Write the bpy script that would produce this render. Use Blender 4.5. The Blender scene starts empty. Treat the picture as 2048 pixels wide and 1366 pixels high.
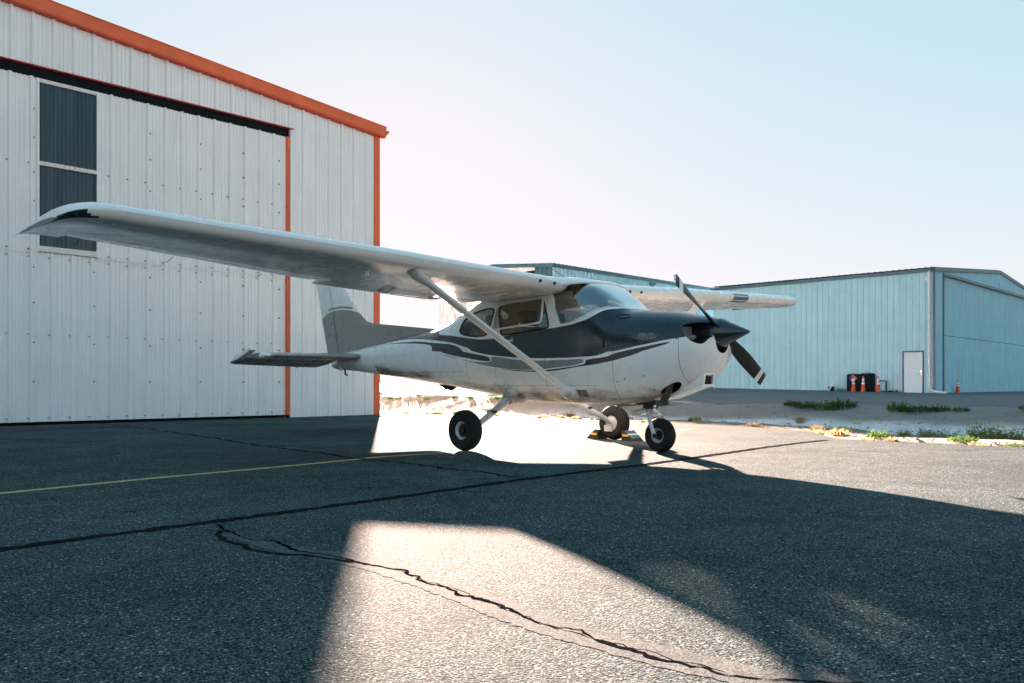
import bpy, bmesh, math, random
import numpy as np
from mathutils import Vector, Matrix, noise as mnoise
from mathutils.geometry import delaunay_2d_cdt
R = math.radians
random.seed(7)
scene = bpy.context.scene
COL = scene.collection

# ---------------------------------------------------------------- camera, sky, sun, exposure
cam_d = bpy.data.cameras.new('camera'); cam = bpy.data.objects.new('camera', cam_d); COL.objects.link(cam)
cam.location = (0, 0, 0.7032); cam.rotation_euler = (R(90), 0, 0)
cam_d.sensor_width = 36; cam_d.lens = 29.707; cam_d.shift_y = 0.04224
cam_d.clip_start = 0.05; cam_d.clip_end = 12000
scene.camera = cam
SUN_AZ, SUN_EL = R(-8.6), R(11.1)            # azimuth from +Y (clockwise), elevation
world = bpy.data.worlds.new('World'); scene.world = world; world.use_nodes = True
wn, wl = world.node_tree.nodes, world.node_tree.links
wn.clear()
sky = wn.new('ShaderNodeTexSky'); sky.sky_type = 'NISHITA'; sky.sun_disc = False
sky.sun_elevation = SUN_EL; sky.sun_rotation = SUN_AZ
sky.altitude = 1400; sky.air_density = 1.0; sky.dust_density = 0.6; sky.ozone_density = 2.2
wbg = wn.new('ShaderNodeBackground'); wbg.inputs['Strength'].default_value = 0.05
wo = wn.new('ShaderNodeOutputWorld')
# even brightness curve over the whole dome: c / (1 + c / K), then a cool tint
def wvm(op, a, b):
    n = wn.new('ShaderNodeVectorMath'); n.operation = op
    for i, v in enumerate((a, b)):
        if hasattr(v, 'links'): wl.new(v, n.inputs[i])
        else: n.inputs[i].default_value = v
    return n.outputs[0]
SKY_K = 0.72
wc = wvm('MULTIPLY', sky.outputs[0], (.52, .94, .97))
wc = wvm('DIVIDE', wc, wvm('ADD', wvm('MULTIPLY', wc, (1 / (SKY_K * 1.18), 1 / (SKY_K * .97), 1 / SKY_K)), (1, 1, 1)))
wl.new(wc, wbg.inputs[0]); wl.new(wbg.outputs[0], wo.inputs[0])
sun_d = bpy.data.lights.new('sun', 'SUN'); sun_d.energy = 3.05; sun_d.angle = R(0.55); sun_d.color = (1.0, 0.72, 0.58)
sun = bpy.data.objects.new('sun', sun_d); COL.objects.link(sun)
sdir = Vector((math.sin(SUN_AZ) * math.cos(SUN_EL), math.cos(SUN_AZ) * math.cos(SUN_EL), math.sin(SUN_EL)))
sun.rotation_euler = sdir.to_track_quat('Z', 'Y').to_euler(); sun.location = sdir * 60
vs = scene.view_settings
vs.view_transform = 'Standard'; vs.look = 'None'; vs.exposure = 4.88; vs.gamma = 1.0; vs.use_curve_mapping = False
scene.cycles.max_bounces = 8; scene.cycles.transparent_max_bounces = 12
scene.cycles.caustics_reflective = False; scene.cycles.caustics_refractive = False
scene.cycles.use_denoising = True
scene.cycles.sample_clamp_indirect = 6.0

# ---------------------------------------------------------------- helpers
def obj(name, mesh, mat=None, parent=None, loc=None, rot=None):
    o = bpy.data.objects.new(name, mesh); COL.objects.link(o)
    if mat is not None:
        for m in (mat if isinstance(mat, (list, tuple)) else [mat]): mesh.materials.append(m)
    if parent is not None: o.parent = parent
    if loc is not None: o.location = loc
    if rot is not None: o.rotation_euler = rot
    return o
def tag(o, label=None, cat=None, group=None, kind=None):
    if label: o['label'] = label
    if cat: o['category'] = cat
    if group: o['group'] = group
    if kind: o['kind'] = kind
    return o
def empty(name, loc=(0, 0, 0), rz=0, label=None, cat=None, group=None, kind=None, parent=None):
    o = bpy.data.objects.new(name, None); COL.objects.link(o); o.location = loc; o.rotation_euler = (0, 0, rz)
    o.empty_display_size = .2
    if parent: o.parent = parent
    return tag(o, label, cat, group, kind)
class MB:
    """collects verts and faces"""
    def __init__(s): s.v = []; s.f = []; s.m = []; s.sm = []
    def add(s, vs_, fs, mi=0, smooth=False):
        b = len(s.v); s.v += [tuple(p) for p in vs_]
        for f in fs: s.f.append(tuple(b + i for i in f)); s.m.append(mi); s.sm.append(smooth)
        return s
    def box(s, lo, hi, mi=0, mat=None):
        x0, y0, z0 = lo; x1, y1, z1 = hi
        p = [(x0, y0, z0), (x1, y0, z0), (x1, y1, z0), (x0, y1, z0), (x0, y0, z1), (x1, y0, z1), (x1, y1, z1), (x0, y1, z1)]
        if mat is not None: p = [mat @ Vector(q) for q in p]
        return s.add(p, [(0, 3, 2, 1), (4, 5, 6, 7), (0, 1, 5, 4), (1, 2, 6, 5), (2, 3, 7, 6), (3, 0, 4, 7)], mi)
    def tube(s, pts, rad, n=10, mi=0, caps=True, flat=1.0, flatdir=None):
        pts = [Vector(p) for p in pts]
        rads = rad if isinstance(rad, (list, tuple)) else [rad] * len(pts)
        rings = []; up = None
        for i, p in enumerate(pts):
            d = (pts[min(i + 1, len(pts) - 1)] - pts[max(i - 1, 0)]).normalized()
            ref = Vector(flatdir) if flatdir is not None else (Vector((0, 0, 1)) if abs(d.z) < .9 else Vector((1, 0, 0)))
            if up is not None and flatdir is None: ref = up
            a = (ref - d * ref.dot(d)).normalized(); b = d.cross(a); up = a
            rings.append([p + (a * math.cos(2 * math.pi * k / n) + b * math.sin(2 * math.pi * k / n) * flat) * rads[i] for k in range(n)])
        vs_ = [q for r in rings for q in r]; fs = []
        for i in range(len(pts) - 1):
            for k in range(n):
                fs.append((i * n + k, i * n + (k + 1) % n, (i + 1) * n + (k + 1) % n, (i + 1) * n + k))
        s.add(vs_, fs, mi, True)
        if caps:
            b = len(s.v)
            s.add(rings[0], [tuple(reversed(range(n)))], mi); s.add(rings[-1], [tuple(range(n))], mi)
        return s
    def lathe(s, prof, axis='z', n=24, mi=0, c=(0, 0, 0), close=False):
        """prof: list of (r, h); axis direction"""
        vs_ = []
        for r, h in prof:
            for k in range(n):
                a = 2 * math.pi * k / n; u, w = r * math.cos(a), r * math.sin(a)
                p = {'z': (u, w, h), 'y': (w, h, u), 'x': (h, u, w)}[axis]
                vs_.append((p[0] + c[0], p[1] + c[1], p[2] + c[2]))
        fs = []
        m = len(prof)
        for i in range(m if close else m - 1):
            for k in range(n):
                j = (i + 1) % m
                fs.append((i * n + k, i * n + (k + 1) % n, j * n + (k + 1) % n, j * n + k))
        s.add(vs_, fs, mi, True)
        if not close:
            if prof[0][0] > 1e-6: s.add(vs_[:n], [tuple(reversed(range(n)))], mi)
            if prof[-1][0] > 1e-6: s.add(vs_[-n:], [tuple(range(n))], mi)
        return s
    def prism(s, poly, d0, d1, axis='y', mi=0):
        """polygon (u,w) extruded along axis"""
        n = len(poly)
        def P(u, w, d): return {'y': (u, d, w), 'x': (d, u, w), 'z': (u, w, d)}[axis]
        vs_ = [P(u, w, d0) for u, w in poly] + [P(u, w, d1) for u, w in poly]
        fs = [(i, (i + 1) % n, n + (i + 1) % n, n + i) for i in range(n)] + [tuple(reversed(range(n))), tuple(range(n, 2 * n))]
        return s.add(vs_, fs, mi)
    def mesh(s, name, smooth=None, bevel=0, sharp=35):
        me = bpy.data.meshes.new(name); me.from_pydata(s.v, [], s.f)
        for p, mi, sm in zip(me.polygons, s.m, s.sm):
            p.material_index = mi; p.use_smooth = sm if smooth is None else smooth
        bm = bmesh.new(); bm.from_mesh(me)
        bmesh.ops.remove_doubles(bm, verts=bm.verts, dist=1e-5)
        bmesh.ops.recalc_face_normals(bm, faces=bm.faces)
        if bevel:
            ed = [e for e in bm.edges if len(e.link_faces) == 2 and e.calc_face_angle() > R(40)]
            bmesh.ops.bevel(bm, geom=ed, offset=bevel, segments=2, affect='EDGES', profile=.6)
        bm.to_mesh(me); bm.free()
        if any(p.use_smooth for p in me.polygons): me.set_sharp_from_angle(angle=R(sharp))
        me.update(); return me
    def build(s, name, mat=None, parent=None, loc=None, rot=None, **k):
        return obj(name, s.mesh(name, **k), mat, parent, loc, rot)

# ---------------------------------------------------------------- materials
class NT:
    def __init__(s, name):
        s.mat = bpy.data.materials.new(name); s.mat.use_nodes = True
        s.n = s.mat.node_tree.nodes; s.l = s.mat.node_tree.links
        s.bsdf = s.n['Principled BSDF']; s.out = s.n['Material Output']
        s._co = None
    def node(s, t, **kw):
        nd = s.n.new(t)
        for k, v in kw.items(): setattr(nd, k, v)
        return nd
    def co(s):
        if s._co is None: s._co = s.node('ShaderNodeTexCoord').outputs['Object']
        return s._co
    def mapping(s, scale=(1, 1, 1), loc=(0, 0, 0), rot=(0, 0, 0)):
        m = s.node('ShaderNodeMapping'); m.inputs['Scale'].default_value = scale
        m.inputs['Location'].default_value = loc; m.inputs['Rotation'].default_value = rot
        s.l.new(s.co(), m.inputs[0]); return m.outputs[0]
    def noise(s, scale, detail=3, rough=.55, vec=None, out='Fac', dist=0):
        nd = s.node('ShaderNodeTexNoise'); nd.inputs['Scale'].default_value = scale
        nd.inputs['Detail'].default_value = detail; nd.inputs['Roughness'].default_value = rough
        nd.inputs['Distortion'].default_value = dist
        s.l.new(vec if vec is not None else s.co(), nd.inputs['Vector']); return nd.outputs[out]
    def voronoi(s, scale, feature='F1', out='Distance', vec=None, rand=1):
        nd = s.node('ShaderNodeTexVoronoi', feature=feature); nd.inputs['Scale'].default_value = scale
        nd.inputs['Randomness'].default_value = rand
        s.l.new(vec if vec is not None else s.co(), nd.inputs['Vector']); return nd.outputs[out]
    def ramp(s, fac, stops, interp='LINEAR'):
        r = s.node('ShaderNodeValToRGB'); r.color_ramp.interpolation = interp
        e = r.color_ramp.elements
        while len(e) < len(stops): e.new(.5)
        for k, (p, c) in zip(e, stops):
            k.position = p; k.color = (c, c, c, 1) if not isinstance(c, (tuple, list)) else (*c, 1)
        s.l.new(fac, r.inputs[0]); return r.outputs[0]
    def mix(s, fac, a, b, mode='MIX'):
        m = s.node('ShaderNodeMix', data_type='RGBA', blend_type=mode)
        for i, v in ((0, fac), (6, a), (7, b)):
            if hasattr(v, 'links'): s.l.new(v, m.inputs[i])
            elif i == 0: m.inputs[i].default_value = v
            else: m.inputs[i].default_value = (*v, 1) if len(v) == 3 else v
        return m.outputs[2]
    def math(s, op, a, b=0, c=None, clamp=False):
        m = s.node('ShaderNodeMath', operation=op); m.use_clamp = clamp
        for i, v in enumerate((a, b) if c is None else (a, b, c)):
            if hasattr(v, 'links'): s.l.new(v, m.inputs[i])
            else: m.inputs[i].default_value = v
        return m.outputs[0]
    def sep(s):
        x = s.node('ShaderNodeSeparateXYZ'); s.l.new(s.co(), x.inputs[0]); return x.outputs
    def set(s, **kw):
        names = {'col': 'Base Color', 'rough': 'Roughness', 'metal': 'Metallic', 'spec': 'Specular IOR Level', 'coat': 'Coat Weight', 'normal': 'Normal', 'coatr': 'Coat Roughness'}
        for k, v in kw.items():
            i = s.bsdf.inputs[names[k]]
            if hasattr(v, 'links'): s.l.new(v, i)
            else: i.default_value = (*v, 1) if isinstance(v, (tuple, list)) else v
        return s
    def bump(s, h, strength=.3, dist=.01):
        b = s.node('ShaderNodeBump'); b.inputs['Strength'].default_value = strength; b.inputs['Distance'].default_value = dist
        s.l.new(h, b.inputs['Height']); s.l.new(b.outputs[0], s.bsdf.inputs['Normal']); return s

def simple(name, col, rough=.5, metal=0, spec=.5, var=.12, vscale=6, bumpv=0, bscale=40, coat=0):
    t = NT(name)
    n = t.noise(vscale, 5, .65)
    dark = tuple(c * (1 - var) for c in col); light = tuple(min(c * (1 + var), 1) for c in col)
    c = t.ramp(n, [(.3, dark), (.7, light)])
    t.set(col=c, rough=rough, metal=metal, spec=spec, coat=coat)
    r2 = t.ramp(t.noise(vscale * 3, 4), [(.3, max(rough - .08, .02)), (.7, min(rough + .1, 1))]); t.set(rough=r2)
    if bumpv: t.bump(t.noise(bscale, 4), bumpv, .01)
    return t.mat

M = {}
def mat_asphalt(name, tone=1.0):
    t = NT(name)
    cell = t.voronoi(150, out='Color'); dist = t.voronoi(150)
    hsv = t.node('ShaderNodeSeparateColor'); t.l.new(cell, hsv.inputs[0])
    base = t.ramp(hsv.outputs[0], [(0, (.023 * tone, .036 * tone, .039 * tone)), (.55, (.053 * tone, .073 * tone, .077 * tone)), (.90, (.093 * tone, .113 * tone, .117 * tone)), (.975, (.15 * tone, .155 * tone, .15 * tone)), (1, (.40 * tone, .40 * tone, .38 * tone))])
    pit_shade = t.ramp(dist, [(.30, 1.05), (.75, .22)])  # shade in the pits between stones, put into the colour
    base = t.mix(1, base, pit_shade, 'MULTIPLY')
    fine = t.ramp(t.noise(420, 2), [(.3, .55), (.7, 1.4)])
    base = t.mix(1, base, fine, 'MULTIPLY')
    big = t.ramp(t.noise(.55, 6, .6), [(.28, .68), (.72, 1.28)])
    base = t.mix(1, base, t.ramp(t.noise(3.2, 5, .65), [(.3, .84), (.7, 1.16)]), 'MULTIPLY')
    base = t.mix(1, base, big, 'MULTIPLY')
    oil = t.ramp(t.noise(.9, 4, .55, vec=t.mapping((1, 1, 1), loc=(3.3, 1.7, 0))), [(.62, 1.0), (.72, .6)])
    base = t.mix(1, base, oil, 'MULTIPLY')
    drip = t.ramp(t.voronoi(1.6), [(.02, .35), (.07, 1.0)])
    base = t.mix(1, base, drip, 'MULTIPLY')
    st = t.ramp(t.noise(1.7, 5, .7, vec=t.mapping((1, 2.2, 1), rot=(0, 0, .75))), [(.55, 1.0), (.75, .75)])
    base = t.mix(1, base, st, 'MULTIPLY')
    t.set(col=base, rough=t.ramp(t.noise(60, 3), [(.3, .9), (.7, 1)]), spec=.012)
    hgt = t.math('ADD', t.ramp(dist, [(0, 1.0), (.55, .55), (.95, 0)]), t.math('MULTIPLY', t.noise(55, 5, .7), .6))
    hgt = t.math('ADD', hgt, t.math('MULTIPLY', t.noise(300, 2), .35))
    t.bump(hgt, .5, .0045)
    return t.mat
M['asphalt'] = mat_asphalt('asphalt', 1.7)
def mat_far():
    t = NT('old_tarmac')
    b = t.ramp(t.noise(.35, 6, .6, vec=t.mapping((1, 1, 1))), [(.3, (.055, .06, .065)), (.7, (.10, .105, .11))])
    b = t.mix(1, b, t.ramp(t.noise(60, 3), [(.3, .7), (.7, 1.3)]), 'MULTIPLY')
    t.set(col=b, rough=.75); t.bump(t.noise(70, 4), .5, .01); return t.mat
M['far'] = mat_far()
def mat_dirt():
    t = NT('dry_dirt')
    at = t.node('ShaderNodeAttribute', attribute_name='salt')
    b = t.ramp(t.noise(1.1, 7, .65), [(.25, (.14, .115, .09)), (.5, (.22, .185, .15)), (.75, (.30, .26, .21))])
    b = t.mix(1, b, t.ramp(t.noise(28, 5, .7), [(.3, .6), (.7, 1.35)]), 'MULTIPLY')
    sn = t.math('MULTIPLY', at.outputs['Fac'], t.ramp(t.noise(2.6, 7, .75), [(.30, 0), (.48, 1)]))
    sn = t.math('MULTIPLY', sn, t.ramp(t.noise(16, 5, .8), [(.32, .15), (.52, 1)]), clamp=True)
    b = t.mix(sn, b, (.66, .67, .67))
    dk = t.node('ShaderNodeAttribute', attribute_name='grit')
    b = t.mix(t.math('MULTIPLY', dk.outputs['Fac'], t.ramp(t.noise(5, 6, .7), [(.3, .3), (.6, .9)])), b, (.22, .215, .21))
    t.set(col=b, rough=.95, spec=.2)
    t.bump(t.math('ADD', t.noise(9, 8, .7), t.math('MULTIPLY', t.voronoi(22), .35)), .4, .04); return t.mat
M['dirt'] = mat_dirt()
def mat_tar():
    t = NT('crack_sealing_tar'); t.set(col=t.ramp(t.noise(18, 5), [(.3, (.008, .009, .010)), (.7, (.022, .024, .025))]), rough=1.0, spec=0.0)
    t.bump(t.noise(45, 5, .7), .5, .006); return t.mat
M['tar'] = mat_tar()
M['crack'] = simple('crack_depth', (.006, .006, .007), 1.0, spec=0.0)
def mat_patch():
    t = NT('worn_crack_filler')
    c = t.ramp(t.noise(14, 6, .7), [(.3, (.085, .10, .104)), (.7, (.15, .16, .16))])
    c = t.mix(t.ramp(t.noise(150, 3), [(.55, 0), (.63, 1)]), c, (.03, .035, .037))
    c = t.mix(1, c, t.ramp(t.voronoi(140), [(.3, 1.1), (.75, .55)]), 'MULTIPLY')
    t.set(col=c, rough=1.0, spec=.012); t.bump(t.noise(60, 5, .6), .3, .004); return t.mat
M['patch'] = mat_patch()
def mat_yellow():
    t = NT('faded_yellow_line')
    c = t.ramp(t.noise(9, 5), [(.3, (.46, .36, .17)), (.7, (.60, .50, .28))])
    wear = t.math('MULTIPLY', t.ramp(t.noise(130, 3, .7), [(.55, 0), (.62, 1)]), t.ramp(t.noise(5, 5), [(.4, .2), (.7, 1)]))
    c = t.mix(wear, c, (.06, .06, .06))
    t.set(col=c, rough=1, spec=.012); t.bump(t.noise(110, 3), .35, .004); return t.mat
M['yellow'] = mat_yellow()
def mat_siding(name, col, var=.06, streak=.12, rough=.42):
    t = NT(name)
    c = t.ramp(t.noise(1.3, 4, .6), [(.3, tuple(x * (1 - var) for x in col)), (.7, tuple(min(1, x * (1 + var)) for x in col))])
    sv = t.noise(7, 5, .7, vec=t.mapping((1, 1, .06)))
    c = t.mix(1, c, t.ramp(sv, [(.35, 1 - streak), (.6, 1.0)]), 'MULTIPLY')
    d = t.noise(22, 5, .75, vec=t.mapping((1, 1, .25)))
    c = t.mix(t.ramp(d, [(.68, 0), (.85, .22)]), c, tuple(x * .55 for x in col))
    t.set(col=c, rough=t.ramp(t.noise(5, 4), [(.3, rough - .06), (.7, rough + .12)]), spec=.45)
    t.bump(t.noise(2.2, 3, vec=t.mapping((1, 1, .35))), .12, .02); return t.mat
M['siding'] = mat_siding('white_steel_siding', (.85, .85, .85), var=.03, streak=.07)
M['siding_b'] = mat_siding('pale_steel_siding', (.41, .70, .80), streak=.12)
M['orange'] = simple('orange_red_trim', (.74, .13, .035), .42, var=.12, vscale=2)
M['red'] = simple('red_edge_trim', (.42, .03, .02), .45)
M['teal'] = simple('teal_steel_trim', (.045, .13, .165), .45, var=.15, vscale=3)
M['navytrim'] = simple('dark_blue_trim', (.02, .055, .11), .4)
M['void'] = simple('black_gap', (.006, .006, .007), .8, spec=.2)
M['track'] = simple('dark_door_track', (.006, .009, .012), .7, spec=.12)
def mat_skylight():
    t = NT('dark_fibreglass_panel')
    c = t.ramp(t.noise(3, 4, vec=t.mapping((3, 3, .15))), [(.3, (.010, .035, .05)), (.7, (.03, .075, .10))])
    t.set(col=c, rough=.3, spec=.5); return t.mat
M['skylight'] = mat_skylight()
def mat_rustwhite():
    t = NT('rust_spotted_white_strip')
    c = t.mix(t.ramp(t.noise(24, 4, .6), [(.6, 0), (.68, 1)]), (.72, .70, .66), (.30, .12, .05))
    t.set(col=c, rough=.6); return t.mat
M['rustwhite'] = mat_rustwhite()
M['screw'] = simple('screw_head', (.12, .11, .10), .5, metal=.6)
M['doorwhite'] = simple('pale_blue_white_door', (.56, .71, .77), .4, var=.04)
M['chrome'] = simple('brushed_metal', (.55, .55, .55), .3, metal=1, var=.1)
M['alu'] = simple('painted_alloy', (.55, .57, .58), .38, metal=.35, var=.15, vscale=12)
def mat_paint(name, col, rough=.28, dirt=.5, coat=.35):
    """aircraft paint: gloss, faint orange peel, oil streaks with a shape of their own, panel joints"""
    t = NT(name)
    c = t.ramp(t.noise(3, 5, .6), [(.3, tuple(x * .94 for x in col)), (.7, col)])
    sp = t.ramp(t.noise(55, 4, .7), [(.68, 0), (.74, .55 * dirt)])
    c = t.mix(sp, c, (.05, .045, .04))
    st = t.noise(4.5, 6, .7, vec=t.mapping((.35, 1, 2.2)))
    c = t.mix(t.ramp(st, [(.56, 0), (.78, .35 * dirt)]), c, (.20, .15, .10))
    t.set(col=c, rough=t.ramp(t.noise(8, 5), [(.3, rough - .08), (.7, rough + .1)]), coat=coat, coatr=.12, spec=.5)
    t.bump(t.noise(2.6, 3), .025, .02); return t
def add_joints(t, stations, zl=()):
    """thin dark panel joints at given s stations, mixed over the base colour"""
    X, Y, Z = t.sep()
    src = t.bsdf.inputs['Base Color'].links[0].from_socket
    acc = None
    for s0 in stations:
        d = t.math('LESS_THAN', t.math('ABSOLUTE', t.math('SUBTRACT', X, s0)), .0035)
        acc = d if acc is None else t.math('MAXIMUM', acc, d)
    for z0, sa, sb in zl:
        d = t.math('LESS_THAN', t.math('ABSOLUTE', t.math('SUBTRACT', Z, z0)), .003)
        d = t.math('MULTIPLY', d, t.math('MULTIPLY', t.math('GREATER_THAN', X, sa), t.math('LESS_THAN', X, sb)))
        acc = d if acc is None else t.math('MAXIMUM', acc, d)
    t.set(col=t.mix(t.math('MULTIPLY', acc, .6), src, (.05, .05, .05)))
def belly_grime(t):
    """brown exhaust and oil film along the belly, ragged edge"""
    X, Y, Z = t.sep()
    src = t.bsdf.inputs['Base Color'].links[0].from_socket
    edge = t.math('ADD', t.math('MULTIPLY', t.noise(2.4, 6, .7, vec=t.mapping((.8, 1, 2))), .36), .49)
    lim = t.math('ADD', edge, t.math('MULTIPLY', t.math('MAXIMUM', t.math('SUBTRACT', X, 1.4), 0), .105))
    f = t.math('DIVIDE', t.math('SUBTRACT', lim, Z), .09, clamp=True)
    f = t.math('MULTIPLY', f, t.ramp(t.noise(7, 6, .7, vec=t.mapping((.4, 1, 1))), [(.25, .35), (.6, .95)]))
    f = t.math('MULTIPLY', f, t.math('LESS_THAN', X, 4.6))
    col = t.ramp(t.noise(3.5, 6, .75, vec=t.mapping((.5, 1, 1))), [(.36, (.018, .014, .010)), (.52, (.13, .065, .025)), (.7, (.24, .17, .10))])
    t.set(col=t.mix(f, src, col))
JO = (.13, -.60, 1.02, 1.80, 2.32, 2.95, 3.6, 4.3, 5.0)
tw = mat_paint('aircraft_white_paint', (.82, .82, .81)); belly_grime(tw); add_joints(tw, JO, ((.70, .35, 1.9), (.86, 2.4, 4.6))); M['white'] = tw.mat
tn = mat_paint('aircraft_navy_paint', (.006, .020, .030), .22, .2, .2); add_joints(tn, JO)
_X, _Y, _Z = tn.sep(); _src = tn.bsdf.inputs['Base Color'].links[0].from_socket      # flaked patch on the cowling side
_d = tn.math('ADD', tn.math('POWER', tn.math('DIVIDE', tn.math('SUBTRACT', _X, -.25), .17), 2), tn.math('POWER', tn.math('DIVIDE', tn.math('SUBTRACT', _Z, 1.195), .045), 2))
_f = tn.math('GREATER_THAN', tn.math('SUBTRACT', tn.noise(26, 5, .75, vec=tn.mapping((.5, 1, 1.6))), tn.math('MULTIPLY', _d, .22)), .40)
tn.set(col=tn.mix(_f, _src, tn.ramp(tn.noise(60, 4), [(.3, (.05, .05, .04)), (.7, (.20, .19, .15))])))
M['navy'] = tn.mat
tg = mat_paint('aircraft_silver_grey_paint', (.20, .24, .25), .3, .3, .3); add_joints(tg, JO); M['grey'] = tg.mat
M['tail'] = mat_paint('flare_washed_tail_paint', (.27, .255, .24), .3, .08, .3).mat  # navy tail surfaces lightened to grey: lens-flare wash put into the colour
M['wingwhite'] = mat_paint('wing_white_paint', (.84, .84, .82), .24, .14, .4).mat
M['outline'] = mat_paint('white_pinstripe_paint', (.72, .75, .75), .3, .15, .3).mat
M['black'] = simple('satin_black', (.006, .007, .008), .45, var=.3, spec=.25)
M['spinner'] = simple('gloss_dark_navy_spinner', (.008, .018, .028), .16, coat=.6)
M['blade'] = simple('matt_black_propeller', (.006, .010, .013), .4, var=.3, spec=.3)
M['bladewhite'] = simple('white_propeller_band', (.72, .72, .70), .4)
M['rubber'] = simple('tyre_rubber', (.012, .013, .013), .8, spec=.25, bumpv=.25, bscale=60)
M['rim'] = simple('wheel_rim_grey_blue', (.40, .47, .52), .4, metal=.2, var=.2, vscale=20)
M['exhaust'] = simple('sooty_exhaust_steel', (.06, .055, .05), .45, metal=.8, var=.4, vscale=15)
M['primer'] = simple('bare_flaking_primer', (.16, .15, .115), .8, var=.5, vscale=40, bumpv=.4)
M['interior'] = simple('cabin_lining_grey', (.38, .35, .30), .8, var=.1)
M['seat'] = simple('seat_cloth', (.27, .26, .22), .9, var=.2, vscale=20, bumpv=.2)
M['panel'] = simple('instrument_panel_black', (.012, .012, .013), .6)
M['wheelwell'] = simple('black_oily_steel', (.03, .028, .025), .45, metal=.6)
M['glasslens'] = simple('landing_light_glass', (.05, .09, .11), .12, coat=.6)
M['wick'] = simple('static_wick', (.05, .05, .05), .6)
def mat_glass(name, tint, boost=1.0, rough=.02):
    t = NT(name); t.n.remove(t.bsdf)
    tr = t.node('ShaderNodeBsdfTransparent'); tr.inputs[0].default_value = (*tint, 1)
    gl = t.node('ShaderNodeBsdfGlossy'); gl.inputs['Roughness'].default_value = rough
    lw = t.node('ShaderNodeLayerWeight'); lw.inputs['Blend'].default_value = .5
    fr = t.math('ADD', .04, t.math('MULTIPLY', .96, t.math('POWER', lw.outputs['Facing'], 5)))
    nz = t.ramp(t.noise(6, 5, .7), [(.3, .0), (.75, .05)])
    fac = t.math('ADD', t.math('MULTIPLY', fr, boost), nz, clamp=True)
    b = t.node('ShaderNodeBump'); b.inputs['Strength'].default_value = .03; b.inputs['Distance'].default_value = .05
    t.l.new(t.noise(1.6, 2), b.inputs['Height']); t.l.new(b.outputs[0], gl.inputs['Normal']); t.l.new(b.outputs[0], lw.inputs['Normal'])
    mx = t.node('ShaderNodeMixShader'); t.l.new(fac, mx.inputs[0]); t.l.new(tr.outputs[0], mx.inputs[1]); t.l.new(gl.outputs[0], mx.inputs[2])
    t.l.new(mx.outputs[0], t.out.inputs[0]); return t.mat
M['glass'] = mat_glass('window_perspex', (.50, .54, .53), 1.2)  # dimmed below clear perspex to weaken the sun passing through
M['wsglass'] = mat_glass('windshield_perspex', (.40, .46, .48), 7.0)  # darkened as well, so less sun crosses the cabin to the ground
M['sunblock'] = mat_glass('sun_blocking_rear_perspex', (.16, .18, .18), 1.2)  # added dark tint, blocks sun entering through the rear window
M['conered'] = simple('cone_orange', (.72, .085, .015), .5, var=.2, vscale=8)
M['conewhite'] = simple('cone_reflective_white', (.78, .78, .76), .4)
M['tank'] = simple('black_plastic_tank', (.004, .007, .014), .7, var=.3, spec=.2)
M['placard_y'] = simple('placard_yellow', (.75, .45, .02), .5); M['placard_w'] = simple('placard_white', (.78, .78, .78), .5)
M['placard_r'] = simple('placard_red', (.5, .02, .02), .5); M['placard_b'] = simple('placard_blue', (.02, .06, .35), .5)
M['pvc'] = simple('white_pvc', (.74, .75, .75), .45)
M['chockyellow'] = simple('chock_yellow', (.75, .42, .02), .5); M['chockblue'] = simple('chock_faded_blue', (.06, .15, .19), .7, bumpv=.4)
M['chockwhite'] = simple('chock_white_stripe', (.7, .7, .66), .6)
M['chock'] = simple('chock_black_rubber', (.014, .016, .016), .7, bumpv=.3)
def mat_leaf(name, c0, c1):
    t = NT(name); oi = t.node('ShaderNodeObjectInfo')
    n = t.math('ADD', t.math('MULTIPLY', t.noise(6, 3), .7), t.math('MULTIPLY', oi.outputs['Random'], .35))
    c = t.ramp(n, [(.25, c0), (.75, c1)])
    t.set(col=c, rough=.65, spec=.25)
    tl = t.node('ShaderNodeBsdfTranslucent'); t.l.new(c, tl.inputs[0])
    mx = t.node('ShaderNodeMixShader'); mx.inputs[0].default_value = .45
    t.l.new(t.bsdf.outputs[0], mx.inputs[1]); t.l.new(tl.outputs[0], mx.inputs[2]); t.l.new(mx.outputs[0], t.out.inputs[0]); return t.mat
M['leaf'] = mat_leaf('weed_green', (.028, .07, .016), (.075, .15, .03))
M['leafy'] = mat_leaf('weed_yellow_green', (.12, .15, .03), (.30, .29, .07))
M['straw'] = mat_leaf('dry_straw', (.26, .18, .08), (.42, .33, .19))
M['stone'] = simple('dusty_stone', (.24, .20, .17), .9, var=.4, vscale=3)

# ---------------------------------------------------------------- the setting: ground, apron, tarmac
# a runs along the hangar's side wall towards the camera, b away from it across the ditch
E1 = Vector((.69443, .71956, 0)); E2 = Vector((.71956, -.69443, 0)); CORNER = Vector((-3.1437, 19.9732, 0))
def AB(a, b, z=0.0): return CORNER + E2 * a + E1 * b + Vector((0, 0, z))
def smooth(x, a, b):
    t = min(max((x - a) / (b - a), 0), 1); return t * t * (3 - 2 * t)
def nz(x, y, s=1.0, o=0): return mnoise.noise(Vector((x * s + o, y * s - o, o * .37)))
EDGE = [(-30, .8), (-1, .5), (2, 1.25), (4, 1.35), (8.3, 1.2), (10.4, .3), (11.5, -1.2), (13.6, -1.25), (20, -1.5), (60, -2.5)]
def edge_b(a):
    for (a0, b0), (a1, b1) in zip(EDGE, EDGE[1:]):
        if a <= a1: return b0 + (b1 - b0) * max(0, (a - a0)) / (a1 - a0)
    return EDGE[-1][1]
def far_z(a): return .19 + min(max(2 - a, 0) * .018, .34)
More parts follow.
